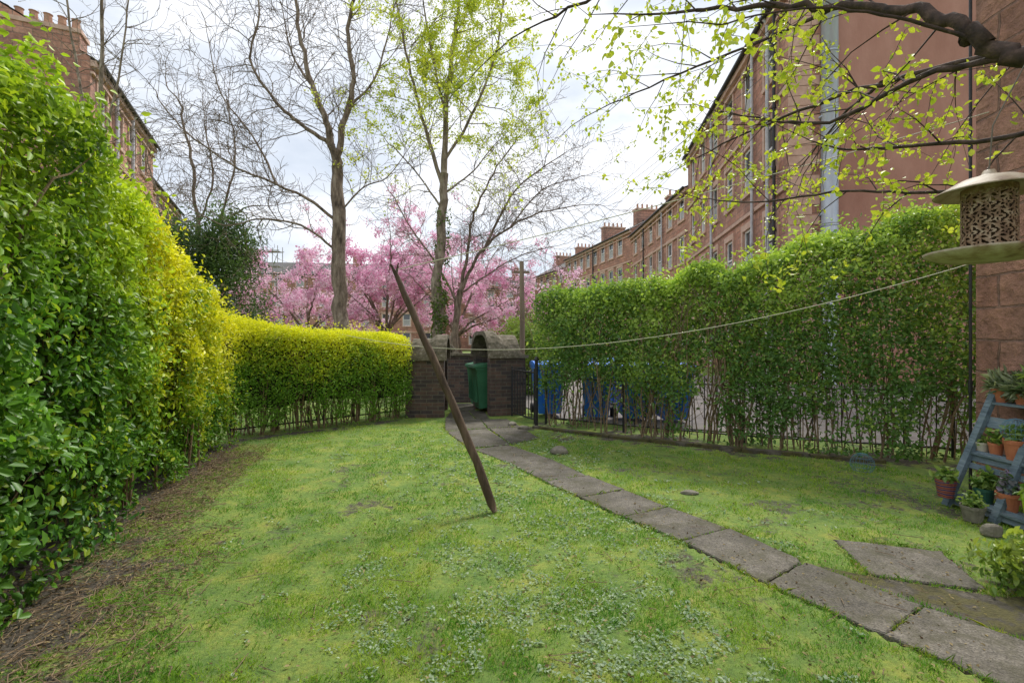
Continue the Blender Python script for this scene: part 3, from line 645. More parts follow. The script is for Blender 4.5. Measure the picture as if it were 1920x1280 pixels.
def shrub(name,c,r,n,size,ca,cb,label,cat,clump=.35,aspect=.5):
    c=np.array(c,float);r=np.array(r,float)
    e=empty(name,(c[0],c[1],0),label,cat)
    d=unit(RNG.normal(0,1,(n,3))); rad=1-RNG.exponential(.16,n)
    bl=1+(vnoise(d*2+c,1.4)-.5)*clump*2+(vnoise(d*5+c,1.4)-.5)*.5
    P=c+d*r*(rad*bl).reshape(-1,1); P[:,2]=np.maximum(P[:,2],.05)
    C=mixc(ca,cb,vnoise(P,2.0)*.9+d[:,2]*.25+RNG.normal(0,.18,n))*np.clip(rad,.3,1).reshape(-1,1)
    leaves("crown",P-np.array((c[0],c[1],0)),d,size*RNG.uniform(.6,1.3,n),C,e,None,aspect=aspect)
    mb=MB()
    for i in range(9):
        a=random.uniform(0,6.28);q=Vector((math.cos(a)*r[0]*.5,math.sin(a)*r[1]*.5,c[2]+r[2]*.3))
        mb.tube([(random.gauss(0,.05)*r[0],random.gauss(0,.05)*r[0],0),tuple(q*.5+Vector((0,0,.1*r[2]))),tuple(q)],[.03*r[0],.02*r[0],.008*r[0]],6)
    mb.obj("trunk",[M_bark],e)
def yew(bx,by):
    e=tree("yew_tree",(bx,by,0),"dark green yew tree with dense needles")
    T=Tree();T.limb([(bx,by,-.1),(bx,by,3),(bx,by,5)],.25,.08);T.finish(e,M_bark,(bx,by,0))
    Ps=[]
    for i in range(80):
        z=random.uniform(.8,5.3);rr=1.6*math.sqrt(max(.05,1-(z/6.3)**2))*random.uniform(.6,1.15);a=random.uniform(0,6.28)
        cc=np.array((bx+math.cos(a)*rr,by+math.sin(a)*rr,z)); k=380
        Ps.append(cc+RNG.normal(0,1,(k,3))*np.array((.26,.26,.34)))
    P=np.concatenate(Ps);n=len(P);C=mixc((.035,.075,.025),(.14,.24,.06),vnoise(P,2)+RNG.normal(0,.2,n))
    leaves("crown",P-np.array((bx,by,0)),RNG.normal(0,1,(n,3)),.12*RNG.uniform(.6,1.3,n),C,e,aspect=.3)
yew(-9.8,15.4)
shrub("green_bush",(.3,13.8,1.0),(.9,.9,1.2),9000,.08,(.08,.17,.03),(.36,.48,.09),"loose green bush behind the bin shelters","bush")
shrub("green_bush",(1.6,20,1.5),(1.6,1.2,1.7),9000,.1,(.08,.16,.03),(.34,.45,.1),"rounded green bush beside the lane","bush")
shrub("green_bush",(-6.8,17.5,.8),(2.2,1,1.0),8000,.09,(.05,.11,.02),(.18,.28,.05),"low dark green bush under the trees","bush")
shrub("small_shrub",(3.12,2.84,.15),(.24,.22,.18),900,.05,(.14,.24,.04),(.5,.6,.1),"small leafy shrub beside the broken path","shrub",clump=.6)
# ---------------------------------------------------------------- overhanging tree
e=tree("overhanging_tree",(3.2,1.3,0),"dark-barked tree with fresh lime leaves over the garden")
T=Tree()
T.limb([(3.2,1.3,-.05),(3.1,1.3,1.2),(2.9,1.3,2.1),(2.5,1.4,2.45)],.14,.075,12)
m1=T.limb([(2.5,1.4,2.45),(1.95,1.55,2.42),(1.72,1.62,2.46),(1.66,1.72,2.58),(1.6,1.82,2.74),(1.47,1.98,2.88),(1.25,2.15,3.0),(.9,2.35,3.12)],.046,.008,10)
m2_=T.limb([(3.0,1.3,1.9),(2.6,1.6,2.9),(2.1,2.1,3.3),(1.5,2.5,3.6),(.8,2.8,3.65),(.2,3.0,3.5)],.045,.006,8)
m3_=T.limb([(1.72,1.62,2.46),(1.62,1.9,2.55),(1.5,2.2,2.52),(1.35,2.4,2.6),(1.1,2.6,2.75)],.015,.003,7)
m4_=T.limb([(2.3,1.45,2.42),(2.05,1.85,2.32),(1.85,2.15,2.38),(1.65,2.3,2.42),(1.5,2.4,2.5)],.016,.003,7)
m5_=T.limb([(2.4,1.42,2.44),(2.2,1.95,2.2),(2.0,2.25,2.2),(1.75,2.5,2.28),(1.4,2.75,2.3),(1.15,3.0,2.4)],.013,.003,7)
m6_=T.limb([(2.6,1.4,2.45),(2.3,2.0,2.75),(2.0,2.6,2.9),(1.7,3.2,2.95),(1.4,3.7,2.9)],.022,.004,7)
m7_=T.limb([(1.66,1.72,2.58),(1.4,1.75,2.68),(1.1,1.8,2.75),(.8,1.85,2.72)],.008,.003,6)
m8_=T.limb([(2.1,2.1,3.3),(1.7,2.9,3.4),(1.2,3.4,3.4),(.7,3.7,3.3)],.016,.004,6)
m9_=T.limb([(2.0,2.6,2.9),(2.2,3.2,3.0),(2.3,3.8,2.9)],.012,.004,6)
for l,st,LL,dn in ((m1,.45,.55,.7),(m2_,.35,.85,.9),(m3_,.2,.5,.8),(m4_,.2,.45,.7),(m5_,.2,.55,.8),(m6_,.2,.65,.9),(m7_,.3,.4,.6),(m8_,.1,.8,.9),(m9_,.1,.6,.8)):
    T.clothe(l,st,.12,LL,.0045,1,-.06,dn,.0012,.15,.12)
tips=np.array([tuple(v) for v in T.tips]);T.finish(e,M_darkbark,(3.2,1.3,0))
okc=(tips[:,0]<tips[:,1]*1.3)&(np.linalg.norm(tips-np.array((0,0,1.5)),axis=1)>1.3);tips=tips[okc]
n=6000;P=tips[RNG.choice(len(tips),n)]+RNG.normal(0,.014,(n,3))
C=mixc((.38,.50,.04),(.80,.84,.10),RNG.random(n))
leaves("crown",P-np.array((3.2,1.3,0)),RNG.normal(0,1,(n,3)),.028*RNG.uniform(.4,1.5,n),C,e,aspect=.62,droop=1.)
# ---------------------------------------------------------------- buildings
def window_mesh(W,H):
    b=MB()
    b.quad((0,.0,0),(W,.0,0),(W,.0,H),(0,.0,H),0)
    f=.10
    for lo,hi in (((0,-.05,0),(f,-.003,H)),((W-f,-.05,0),(W,-.003,H)),((f,-.05,0),(W-f,-.003,f)),((f,-.05,H-f),(W-f,-.003,H)),((f,-.06,H*.5-.04),(W-f,-.003,H*.5+.04))):
        b.box(lo,hi,1)
    b.quad((f,-.0015,H*.08),(W-f,-.0015,H*.08),(W-f,-.0015,H*.45),(f,-.0015,H*.45),3)
    b.box((-.16,-.19,-.18),(W+.16,-.05,-.002),2)
    b.box((-.18,-.165,H+.002),(W+.18,-.08,H+.28),2)
    b.box((-.16,-.162,0),(-.002,-.08,H),2); b.box((W+.002,-.162,0),(W+.16,-.08,H),2)
    me=bpy.data.meshes.new("window");me.from_pydata(b.V,[],b.F)
    for m_ in (M_glass,M_white,M_trim,M_curtain): me.materials.append(m_)
    me.polygons.foreach_set("material_index",b.M);me.update();return me
WM=window_mesh(1.15,1.9)
def tenement(name,A,B,H,label,depth=9,storeys=4,spacing=2.9,off=1.2,mat_=None,gable_right='stone',chim=(.3,.75),pipes=(),ww=1.15,wh=1.9,cat="tenement building",chh=1.5,gchim=False):
    A=Vector((A[0],A[1],0));B=Vector((B[0],B[1],0));d=B-A;L=d.length;ang=math.atan2(d.y,d.x)
    e=empty(name,A,label,cat,rotz=ang)
    mw=mat_ or M_sand
    sh=H/storeys; wx=[]; x=off
    while x+ww<L-.6: wx.append(x);x+=spacing
    wz=[k*sh+1.0 for k in range(storeys)]
    xb=[0];[xb.extend((a,a+ww)) for a in wx];xb.append(L)
    zb=[0];[zb.extend((a,a+wh)) for a in wz];zb.append(H)
    b=MB()
    for i in range(len(xb)-1):
        for j in range(len(zb)-1):
            x0,x1,z0,z1=xb[i],xb[i+1],zb[j],zb[j+1]
            if i%2==1 and j%2==1:
                t=.13
                b.quad((x0,0,z0),(x0,t,z0),(x0,t,z1),(x0,0,z1));b.quad((x1,t,z0),(x1,0,z0),(x1,0,z1),(x1,t,z1))
                b.quad((x0,0,z0),(x1,0,z0),(x1,t,z0),(x0,t,z0));b.quad((x0,t,z1),(x1,t,z1),(x1,0,z1),(x0,0,z1))
            else: b.quad((x0,0,z0),(x1,0,z0),(x1,0,z1),(x0,0,z1))
    rh=depth*.26
    gm=2 if gable_right=='render' else 0
    q=1.0 if gable_right=='render' else 0
    for X_,m_ in ((0,0),(L,gm)):
        if m_==2:
            b.quad((X_,0,0),(X_,q,0),(X_,q,H),(X_,0,H),0)
            b.poly([(X_,q,0),(X_,depth,0),(X_,depth,H),(X_,depth/2,H+rh),(X_,q,H+rh*q/(depth/2)),],2)
            b.poly([(X_,0,H),(X_,q,H),(X_,q,H+rh*q/(depth/2))],0)
            k=0;z=0
            while z<H-.4:
                wq=.75 if k%2 else 1.0
                b.box((X_+.002,-.02,z+.01),(X_+.03,wq,z+.34),1); z+=.35;k+=1
        else: b.poly([(X_,0,0),(X_,depth,0),(X_,depth,H),(X_,depth/2,H+rh),(X_,0,H)],m_)
    b.quad((0,depth,0),(L,depth,0),(L,depth,H),(0,depth,H))
    b.box((-.0,-.22,H-.38),(L,-.004,H-.12),1); b.box((0,-.12,H-.7),(L,-.004,H-.6),1)
    if mw is M_sand:
        for k in range(1,storeys): b.box((0,-.09,k*sh-.1),(L,-.004,k*sh+.06),1)
    b.obj("wall",[mw,M_trim,M_render],e)
    r=MB(); ov=.3
    r.quad((0,-ov,H-.11),(L,-ov,H-.11),(L,depth/2,H+rh+.1),(0,depth/2,H+rh+.1))
    r.quad((0,depth/2,H+rh+.1),(L,depth/2,H+rh+.1),(L,depth+ov,H-.11),(0,depth+ov,H-.11))
    r.tube([(0,-ov-.05,H-.1),(L,-ov-.05,H-.1)],.08,8,m=1)
    ro=r.obj("roof",[M_slate,M_black],e)
    for c in chim:
        cx=c*L; cb=MB(); cb.box((cx-.45,depth/2-1.5,H+rh*.3),(cx+.45,depth/2+1.5,H+rh+chh)); cb.box((cx-.55,depth/2-1.6,H+rh+chh+.003),(cx+.55,depth/2+1.6,H+rh+chh+.18),1)
        for k in range(5): cb.lathe([(.12,.18),(.15,.22),(.12,.3),(.1,.7),(.13,.75),(.09,.77),(.01,.6)],(cx,depth/2-1.2+k*.6,H+rh+chh),10,2)
        cb.obj("chimney",[mw,M_trim,M_chimpot],ro)
    if gchim:
        cb=MB();cb.box((.005,.35,H-.3),(.85,4.2,H+.9));cb.box((-.05,.28,H+.903),(.92,4.27,H+1.08),1)
        for k in range(8): cb.lathe([(.15,.0),(.19,.05),(.15,.12),(.13,.5),(.17,.56),(.12,.58),(.01,.4)],(.42,.6+k*.46,H+1.08),10,2)
        cb.obj("chimney",[mw,M_trim,M_chimpot],ro)
    for a in wx:
        for zz in wz:
            o=bpy.data.objects.new("window",WM);o.location=(a,.10,zz);o.scale=(ww/1.15,1,wh/1.9);link(o,e)
    for (px,rad,m_) in pipes:
        pb=MB();pb.tube([(px,-.15,0),(px,-.15,H-.3),(px,-.33,H-.1)],rad,8)
        for k in range(6): pb.tube([(px,-.15,1+k*2.3),(px,-.15,1.12+k*2.3)],rad*1.35,8)
        pb.obj("drainpipe",[m_],e)
    return e,L
P0=(9.8,17.0);P1=(12.1,33.0);P2=(12.2,49);P3=(7.6,68);P4=(3.4,80)
tenement("tenement",P1,P0,14.1,"red sandstone tenement with rendered gable and drainpipes",gable_right='render',chim=(.35,),pipes=((14.6,.07,M_pipe),(12.9,.06,M_pipe),(15.25,.06,M_black),(6.5,.07,M_pipe)),off=1.0,spacing=2.6,chh=1.0)
tenement("tenement",P2,P1,12.2,"long red sandstone tenement with chimneys",chim=(.12,.8),pipes=((5,.06,M_black),(10.5,.06,M_pipe)),off=1.2,spacing=2.6,chh=1.0)
tenement("tenement",P3,P2,13.0,"curving red sandstone terrace with paired white windows",chim=(.3,.75),off=1,spacing=2.2,pipes=((10,.08,M_black),),chh=1.0)
tenement("tenement",P4,P3,12.0,"distant red sandstone tenement closing the row",chim=(.2,.8),off=1,spacing=2.4,chh=1.0)
d=Vector((-4,8.6,0)).normalized();C0=Vector((-18.1,20.6,0))
A=C0;B=C0+d*10.5
tenement("tenement",A,B,13.7,"red sandstone tenement above the tall hedge",chim=(.7,),pipes=((3.0,.08,M_pipe),(5.6,.08,M_pipe)),off=.8,spacing=2.3,depth=10,gchim=True)
A2=B+d*1.5+Vector((-1.2,0,0));B2=A2+d*12
tenement("tenement",A2,B2,12.8,"second red sandstone tenement further along",chim=(.1,.8),pipes=((1.0,.09,M_pipe),),off=1.2,spacing=2.6)
tenement("tenement",(-44,72),(-12,76),11.8,"distant tenement row seen behind cherry trees",chim=(.1,.35,.6,.9),off=1.5,spacing=3.2)
tenement("tenement",(-12,82),(3.2,80.5),10.5,"distant tenement block closing the end",chim=(.3,.8),off=1.5,spacing=3.2)
tenement("tenement",(4.62,4.78),(4.62,-5),14.0,"near rock-faced red sandstone wall with thin black pipe",mat_=M_sandn,chim=(.5,),pipes=((.10,.013,M_black),),off=3.2,spacing=3.2)
mb=MB();fx,fy=11.05,16.7
mb.tube([(fx,fy,0),(fx,fy,16)],.26,20)
for k in range(8): mb.tube([(fx,fy,1.5+k*2.0),(fx,fy,1.58+k*2.0)],.28,20)
for k in range(4): mb.box((fx-.3,fy,2.5+k*3.4),(fx+.3,fy+.5,2.56+k*3.4))
o=mb.obj("flue_pipe",[M_flue],None,True);tag(o,"wide galvanised metal flue pipe beside the gable","flue pipe")
mb=MB()
for i in range(5):
    for j in range(2):
        x=-34.5+i*1.3;y=60+j*1.3;mb.tube([(x,y,0),(x,y,13.5)],.05,6)
for k in range(7):
    z=1.5+k*1.9
    for j in range(2): mb.tube([(-34.7,60+j*1.3,z),(-29.1,60+j*1.3,z)],.05,6)
    mb.box((-34.6,60.1,z-.12),(-29.2,61.2,z-.07))
for i in range(4): mb.tube([(-34.5+i*1.3,59.95,0+i*3),(-33.2+i*1.3,59.95,3.4+i*3)],.045,6)
o=mb.obj("scaffolding",[M_scaf]);tag(o,"tall steel scaffolding tower with platforms","scaffolding")
# ---------------------------------------------------------------- bin shelters
def shelter(A,ang,flip,label,W=.75,D=1.3,eave=1.16,ridge=1.72,flat=.26):
    e=empty("bin_shelter",(A[0],A[1],0),label,"bin shelter","brick bin shelters",rotz=ang)
    s=-1 if flip else 1
    def bx(b,x0,x1,y0,y1,z0,z1,m=0): b.box((min(x0*s,x1*s),y0,z0),(max(x0*s,x1*s),y1,z1),m)
    b=MB();t=.22
    bx(b,0,W,0,t,0,eave);bx(b,0,W,D-t,D,0,eave);bx(b,W-t,W,t,D-t,0,eave)
    b.obj("wall",[M_brick],e)
    r=MB();o=.05;z0=eave+.003
    x0,x1=-o*s,s*(W+o);xr=s*(W*.22); y0,y1=-o,D+o;ya,yb_=D/2-flat,D/2+flat
    z1=ridge
    def arch(x,ins):
        a0,a1=y0+ins,y1-ins;zt=z1-ins*.9
        pts=[(x,a0,z0)]
        for k in range(6):
            th=math.pi/2*k/5; pts.append((x,a0+(ya-y0)*(1-math.cos(th))*1.0,z0+.08+(zt-z0-.08)*math.sin(th)**1.3))
        for k in range(5,-1,-1):
            th=math.pi/2*k/5; pts.append((x,a1-(ya-y0)*(1-math.cos(th))*1.0,z0+.08+(zt-z0-.08)*math.sin(th)**1.3))
        pts.append((x,a1,z0)); return pts
    out=arch(x0,0);inn=arch(x0,.09);inb=arch(x1-s*.15,.09)
    K=len(out)
    for i in range(K-1): r.quad(out[i],out[i+1],inn[i+1],inn[i])
    for i in range(K-1): r.quad(inn[i],inn[i+1],inb[i+1],inb[i])
    r.poly(inb)
    mid=arch(xr,0)
    for i in range(K-1): r.quad(out[i],out[i+1],mid[i+1],mid[i])
    bk=[(x1,p[1],z0+.05 if 0<i<K-1 else z0) for i,p in enumerate(arch(x1,0))]
    for i in range(K-1): r.quad(mid[i],mid[i+1],bk[i+1],bk[i])
    r.quad(bk[0],bk[1],bk[-2],bk[-1])
    r.quad(out[0],inn[0],inb[0],bk[0]);r.quad(out[-1],inn[-1],inb[-1],bk[-1])
    r.obj("roof",[M_conc],e)
    return e
shelter((-.43,9.62),math.radians(20),False,"brick bin shelter with lichened concrete hood, green bins inside")
shelter((-1.34,9.45),math.radians(4),True,"brick bin shelter with sloping concrete cap beside hedge",eave=1.12,ridge=1.64)
shelter((-1.5,12.3),math.radians(90),False,"far brick bin shelter with concrete cap",W=.75,D=1.2,eave=1.18,ridge=1.5)
mb=MB();mb.box((-1.75,11.75,0),(-.75,11.95,1.15));mb.box((-1.8,11.7,1.153),(-.7,12.0,1.21),1)
o=mb.obj("brick_wall",[M_brick,M_conc]);tag(o,"low dark brick wall behind the bin shelters","wall")
# ---------------------------------------------------------------- wheelie bins
def bin_parts(mcol):
    b=MB()
    lo=[(-.22,-.26,.06),(.22,-.26,.06),(.22,.26,.12),(-.22,.26,.12)];hi=[(-.29,-.35,.98),(.29,-.35,.98),(.29,.37,.98),(-.29,.37,.98)]
    for i in range(4): b.quad(lo[i],lo[(i+1)%4],hi[(i+1)%4],hi[i])
    b.poly(lo[::-1]);b.box((-.31,-.37,.94),(.31,.39,.985))
    for x in (-.12,0,.12): b.box((x-.012,-.335,.2),(x+.012,-.285,.9))
    l=MB();
    pr=[(-.40,.99),(-.38,1.04),(-.1,1.085),(.2,1.085),(.38,1.05),(.42,1.0)]
    for (a,b2) in zip(pr[:-1],pr[1:]): l.quad((-.32,a[0],a[1]),(.32,a[0],a[1]),(.32,b2[0],b2[1]),(-.32,b2[0],b2[1]))
    l.poly([(-.32,p[0],p[1]) for p in pr]);l.poly([(.32,p[0],p[1]) for p in pr][::-1])
    h=MB();h.tube([(-.24,.40,1.0),(-.24,.46,1.02),(.24,.46,1.02),(.24,.40,1.0)],.016,8)
    w1=MB();w1.tube([(-.30,.33,.1),(-.24,.33,.1)],.1,16);w2=MB();w2.tube([(.24,.33,.1),(.30,.33,.1)],.1,16)
    return [("body",b,mcol),("lid",l,mcol),("handle",h,mcol),("wheel",w1,M_rubber),("wheel",w2,M_rubber)]
meshcache={}
def wheelie(x,y,rz,colr,sc=1):
    lab={"green":"green plastic wheelie bin standing in brick shelter","blue":"blue plastic wheelie bin standing behind the hedge"}[colr]
    e=empty("wheelie_bin",(x,y,.02),lab,"wheelie bin",colr+" wheelie bins",rotz=rz);e.scale=(sc,sc,sc)
    if colr not in meshcache:
        meshcache[colr]=[]
        for nme,mb_,m_ in bin_parts(M_greenbin if colr=="green" else M_bluebin): meshcache[colr].append(mb_.obj(nme,[m_],e))
    else:
        for o in meshcache[colr]:
            c=o.copy();c.parent=e;COL.objects.link(c)
wheelie(-.52,10.42,math.radians(-72),"green",.93);wheelie(-.66,11.02,math.radians(-72),"green",.93)
for (x,y,r) in ((.72,9.7,.1),(1.65,9.3,-.2),(2.3,9.15,.05),(2.95,8.95,.1),(2.3,11.4,.3)): wheelie(x,y,r,"blue")
# ---------------------------------------------------------------- railings
def railing(name,path,h,label,spacing=.13):
    e=empty(name,(path[0][0],path[0][1],0),label,"railing")
    o=np.array((path[0][0],path[0][1]))
    b=MB();rl=MB()
    for si,(a,c) in enumerate(zip(path[:-1],path[1:])):
        a=np.array(a)-o;c=np.array(c)-o;L=np.linalg.norm(c-a);n=int(L/spacing)
        for z in (.12,h-.1): rl.tube([(a[0],a[1],z),(c[0],c[1],z)],.014,6)
        for i in range(n+1):
            p=a+(c-a)*i/n
            if i%14==0:
                ps=MB();ps.tube([(p[0],p[1],0),(p[0],p[1],h+.06)],.022,8);ps.obj("post",[M_black],e)
            else: b.tube([(p[0],p[1],.1),(p[0],p[1],h-.03),(p[0],p[1],h+.03)],[.008,.008,.002],6)
    b.obj("bars",[M_black],e);rl.obj("rails",[M_black],e)
railing("iron_railing",[(-4.4,7.5),(-3.35,8.55),(-2.1,9.75)],1.1,"black iron railing inside the clipped hedge")
railing("iron_railing",[(.62,8.75),(1.85,7.95),(3.4,7.05),(5.7,6.2)],.95,"black iron railing inside the leafy hedge",.17)
e=empty("iron_gate",(.40,8.5,0),"open black iron garden gate beside the path","gate")
fr=MB();br_=MB();gd=np.array((-.42,.91))
def gp(t,z):return (gd[0]*t,gd[1]*t,z)
for z in (.12,.95): fr.tube([gp(0,z),gp(.95,z)],.015,6)
for t in (0,.95): fr.tube([gp(t,.05),gp(t,1.02)],.018,6)
for i in range(1,8): br_.tube([gp(i*.118,.12),gp(i*.118,1.0)],.008,6)
fr.obj("frame",[M_black],e);br_.obj("bars",[M_black],e)
mb=MB();mb.tube([(.43,8.45,0),(.43,8.45,1.15)],.03,8);mb.lathe([(.03,1.15),(.045,1.18),(.03,1.22),(.002,1.24)],(.43,8.45,0),10)
o=mb.obj("gate_post",[M_black]);tag(o,"black iron gate post at the hedge end","gate post")
mb=MB();kp=[(.35,8.3),(1.5,7.42),(3.1,6.48),(4.6,5.88)]
for a,c in zip(kp[:-1],kp[1:]):
    a=Vector((*a,0));c=Vector((*c,0));L=(c-a).length;n=max(1,int(L/.6));dr=(c-a).normalized();an=math.atan2(dr.y,dr.x)
    for i in range(n):
        M4=Matrix.Translation(a+(c-a)*i/n)@Matrix.Rotation(an+random.gauss(0,.01),4,'Z');l=L/n-.012
        mb.box((0,0,-.05),(l,.12,.045+random.uniform(-.012,.01)),0,M4)
o=mb.obj("kerb",[M_mossy]);o["kind"]="structure"
def stone(x,y,sz,label):
    bm=bmesh.new();bmesh.ops.create_icosphere(bm,subdivisions=3,radius=1)
    me=bpy.data.meshes.new("stone")
    for v_ in bm.verts:
        nn_=vnoise(np.array([[v_.co.x+x*3,v_.co.y+y*3,v_.co.z]]),1.1)[0]
        v_.co*=(.65+.7*nn_);v_.co=Vector((v_.co.x*sz[0],v_.co.y*sz[1],max(-.2*sz[2],v_.co.z*sz[2])))
    bm.to_mesh(me);bm.free();me.materials.append(M_stone)
    o=link(bpy.data.objects.new("stone",me));o.location=(x,y,sz[2]*.25);tag(o,label,"stone","loose garden stones");return o
stone(.62,6.45,(.13,.08,.08),"flat grey stone on moss beside the path")
stone(.0,8.55,(.09,.08,.06),"small grey stone beside the gate");stone(.2,8.2,(.10,.07,.05),"small grey stone beside the gate")
stone(1.75,4.75,(.09,.045,.025),"flat half buried stone in thin grass")
stone(3.72,3.72,(.07,.06,.06),"pale rounded stone below the pallet")
# ---------------------------------------------------------------- clothes prop, post, lines
top=Vector((-1.12,4.52,2.22));bot=Vector((-.15,4.22,0.0))
e_=top-bot;pts=[];rad=[]
for i in range(17):
    t=i/16;p=bot+e_*t;off=Vector((.022*math.sin(t*4)+random.gauss(0,.003),0,.008*math.sin(t*9)));pts.append(p+off);rad.append((.041-.012*t)*random.uniform(.92,1.08))
rad[0]=.02;pts[0]=bot;pts[1]=bot+e_*.03;rad[1]=.038
rad[-1]=.008;rad[-2]=.024
mb=MB();mb.tube([tuple(p-bot) for p in pts],rad,12)
mb.tube([tuple(e_*.965),tuple(e_*1.0+Vector((.05,0,.02)))],[.016,.004],6)
o=mb.obj("clothes_prop",[M_prop],None,True);o.location=bot;tag(o,"leaning weathered wooden clothes prop on the lawn","clothes prop")
mb=MB();mb.tube([(0,0,0),(.02,0,2),(0,0,3.5)],[.07,.065,.055],10);mb.box((-.2,-.02,3.2),(.2,.02,3.26))
o=mb.obj("clothes_post",[M_post]);o.location=(.24,12,0);tag(o,"tall grey wooden clothes post by the shelters","wooden post")
def cord(name,a,b_,sag,r,m_,label,cat,group,n=40):
    a=Vector(a);b_=Vector(b_);pts=[]
    for i in range(n+1):
        t=i/n;p=a.lerp(b_,t);pts.append((p.x,p.y,p.z-sag*4*t*(1-t)))
    mb=MB();mb.tube(pts,r,6);o=mb.obj(name,[m_],None,True);tag(o,label,cat,group)
cord("clothes_line",(4.62,4.7,2.3),(-4.0,9.0,1.85),.68,.0042,M_rope,"pale sagging clothes line across the garden","clothes line","clothes lines")
cord("clothes_line",(4.62,4.65,3.72),(-1.1,4.51,2.17),.05,.0045,M_rope,"pale clothes line from wall to prop top","clothes line","clothes lines")
for i,(a,b_,s) in enumerate([((10.2,20,13.2),(-3,60,9),1.0),((10.3,21,13),(0,70,9),.8),((10.5,22.5,12.4),(2,75,9),1.),((10.8,24.5,13),(3.4,78,10),.8),((10.2,19.2,12.2),(-6,58,8.5),1.2),((11,26,12.8),(5,72,9.5),.5)]):
    cord("overhead_cable",a,b_,s,.011,M_cable,"thin overhead cable running along the tenements","overhead cable","overhead cables")
# ---------------------------------------------------------------- pallet shelf and pots
e=empty("pallet_shelf",(3.97,4.42,0),"faded blue pallet leaning on the wall holding pots","pallet shelf")
lean=Vector((.50,0,1.16));Ld=lean.length;lv=lean.normalized();nv=Vector((-lv.z,0,lv.x))
Mx=Matrix(((0,lv.x,nv.x,0),(-1,lv.y,nv.y,0),(0,lv.z,nv.z,0),(0,0,0,1)))
for x in (0.,.43,.86):
    st=MB();st.box((x,0,-.02),(x+.06,Ld,.022),0,Mx);st.obj("stile",[M_pallet],e)
for i,yy in enumerate((.04,.40,.47,.80,1.15)):
    sl=MB();sl.box((-.03,yy,-.045),(.95,yy+(.10 if i!=1 else .05),-.0225),0,Mx);sl.obj("slat",[M_pallet],e)
shz=[.10,.50,.95]
for z in shz:
    sv=MB();xx=lv.x*z/lv.z; sv.box((xx-.02,-.93,z-.02),(xx+.17,-.0,z));sv.obj("shelf",[M_pallet],e)
def pot(x,y,z,r,h,m_,label,n=60,ls=.07,ca=(.08,.18,.03),cb=(.36,.48,.12),spiky=False,hp=1.5):
    e=empty("plant_pot",(x,y,z),label,"plant pot","garden plant pots")
    b=MB();b.lathe([(.001,0),(r*.7,0),(r*.93,h*.8),(r,h*.8),(r*1.02,h),(r*.9,h),(r*.86,h*.85),(.001,h*.85)],(0,0,0),20)
    b.obj("pot",[m_],e,False)
    d=RNG.normal(0,1,(n,3));d[:,2]=np.abs(d[:,2])+.3;d=unit(d)
    P=d*RNG.uniform(.1,1,(n,1))*np.array((r*1.1,r*1.1,r*hp))+np.array((0,0,h*.85))
    C=mixc(ca,cb,RNG.random(n))
    if spiky: leaves("plant",P,RNG.normal(0,1,(n,3)),ls*RNG.uniform(.5,1.3,n),C,e,aspect=.12,droop=-1.)
    else: leaves("plant",P,d,ls*RNG.uniform(.6,1.2,n),C,e,aspect=.5)
def flatm(name,c,c2=None): return noise_mat(name,[(.35,c),(.65,c2 or tuple(min(1,a*1.3) for a in c))],9,.55,.1)
M_stripe,nt,b=mat("striped_glaze")
tc=N(nt,'ShaderNodeTexCoord');wv=N(nt,'ShaderNodeTexWave');wv.bands_direction='Z';wv.inputs['Scale'].default_value=9;wv.inputs['Distortion'].default_value=3;nt.links.new(tc.outputs['Object'],wv.inputs['Vector'])
nt.links.new(ramp(nt,wv.outputs[0],[(.2,(.04,.05,.15)),(.4,(.42,.07,.05)),(.6,(.5,.22,.05)),(.8,(.2,.05,.06))]),b.inputs['Base Color']);b.inputs['Roughness'].default_value=.4
M_lime=flatm("lime_plastic",(.35,.5,.03));M_teal=flatm("dark_green_glaze",(.02,.09,.06));M_cream=flatm("cream_glaze",(.45,.42,.34));M_wire=flatm("blue_green_wire",(.08,.2,.28));M_wire2=flatm("hanger_wire",(.12,.1,.07))
def sx(z): return 3.97+lv.x*z/lv.z+.07
gy=((.12,.18,.08),(.46,.50,.34))
pot(sx(.95),4.36,.95,.075,.12,M_pot,"terracotta pot with trailing houseleeks on the pallet top",n=380,ls=.12,ca=gy[0],cb=gy[1],spiky=True,hp=1.7)
pot(sx(.95),4.18,.95,.06,.10,M_pot,"small terracotta pot of spiky grey-green leaves",n=380,ls=.14,ca=gy[0],cb=gy[1],spiky=True,hp=2.2)
pot(sx(.95),4.0,.95,.08,.16,M_pot,"terracotta pot of spiky leaves on the pallet top",n=340,ls=.15,spiky=True,hp=2.0)
pot(sx(.5),4.34,.50,.05,.09,M_cream,"small cream pot with a seedling on the shelf",n=40,ls=.05)
pot(sx(.5),4.22,.50,.055,.11,M_pot,"small terracotta pot with seedling on the shelf",n=60,ls=.06,hp=2.5)
pot(sx(.5),4.05,.50,.085,.17,M_pot,"terracotta pot with wire mesh and herbs",n=90,ls=.06,hp=2)
pot(sx(.5),3.85,.50,.08,.16,M_pot,"terracotta pot of herbs on the shelf",n=110,ls=.06,hp=2)
pot(sx(.1)-.17,4.33,.10,.08,.16,M_stripe,"colourful striped glazed pot on the lower shelf",n=110,ls=.07)
pot(sx(.1)+.02,4.17,.10,.075,.13,M_teal,"dark green glazed pot on the lower shelf",n=200,ls=.07,hp=2.6)
pot(sx(.1)+.02,3.97,.10,.08,.15,M_pot,"terracotta pot with small purple flowers",n=200,ls=.06,cb=(.35,.25,.45),hp=2.4)
pot(3.86,4.02,.0,.085,.13,M_stone,"pale stone pot of low plants below the pallet",n=160,ls=.05,hp=1.6)
pot(3.99,3.66,.14,.08,.19,M_lime,"lime green plastic pot beside the pallet",n=120,ls=.08)
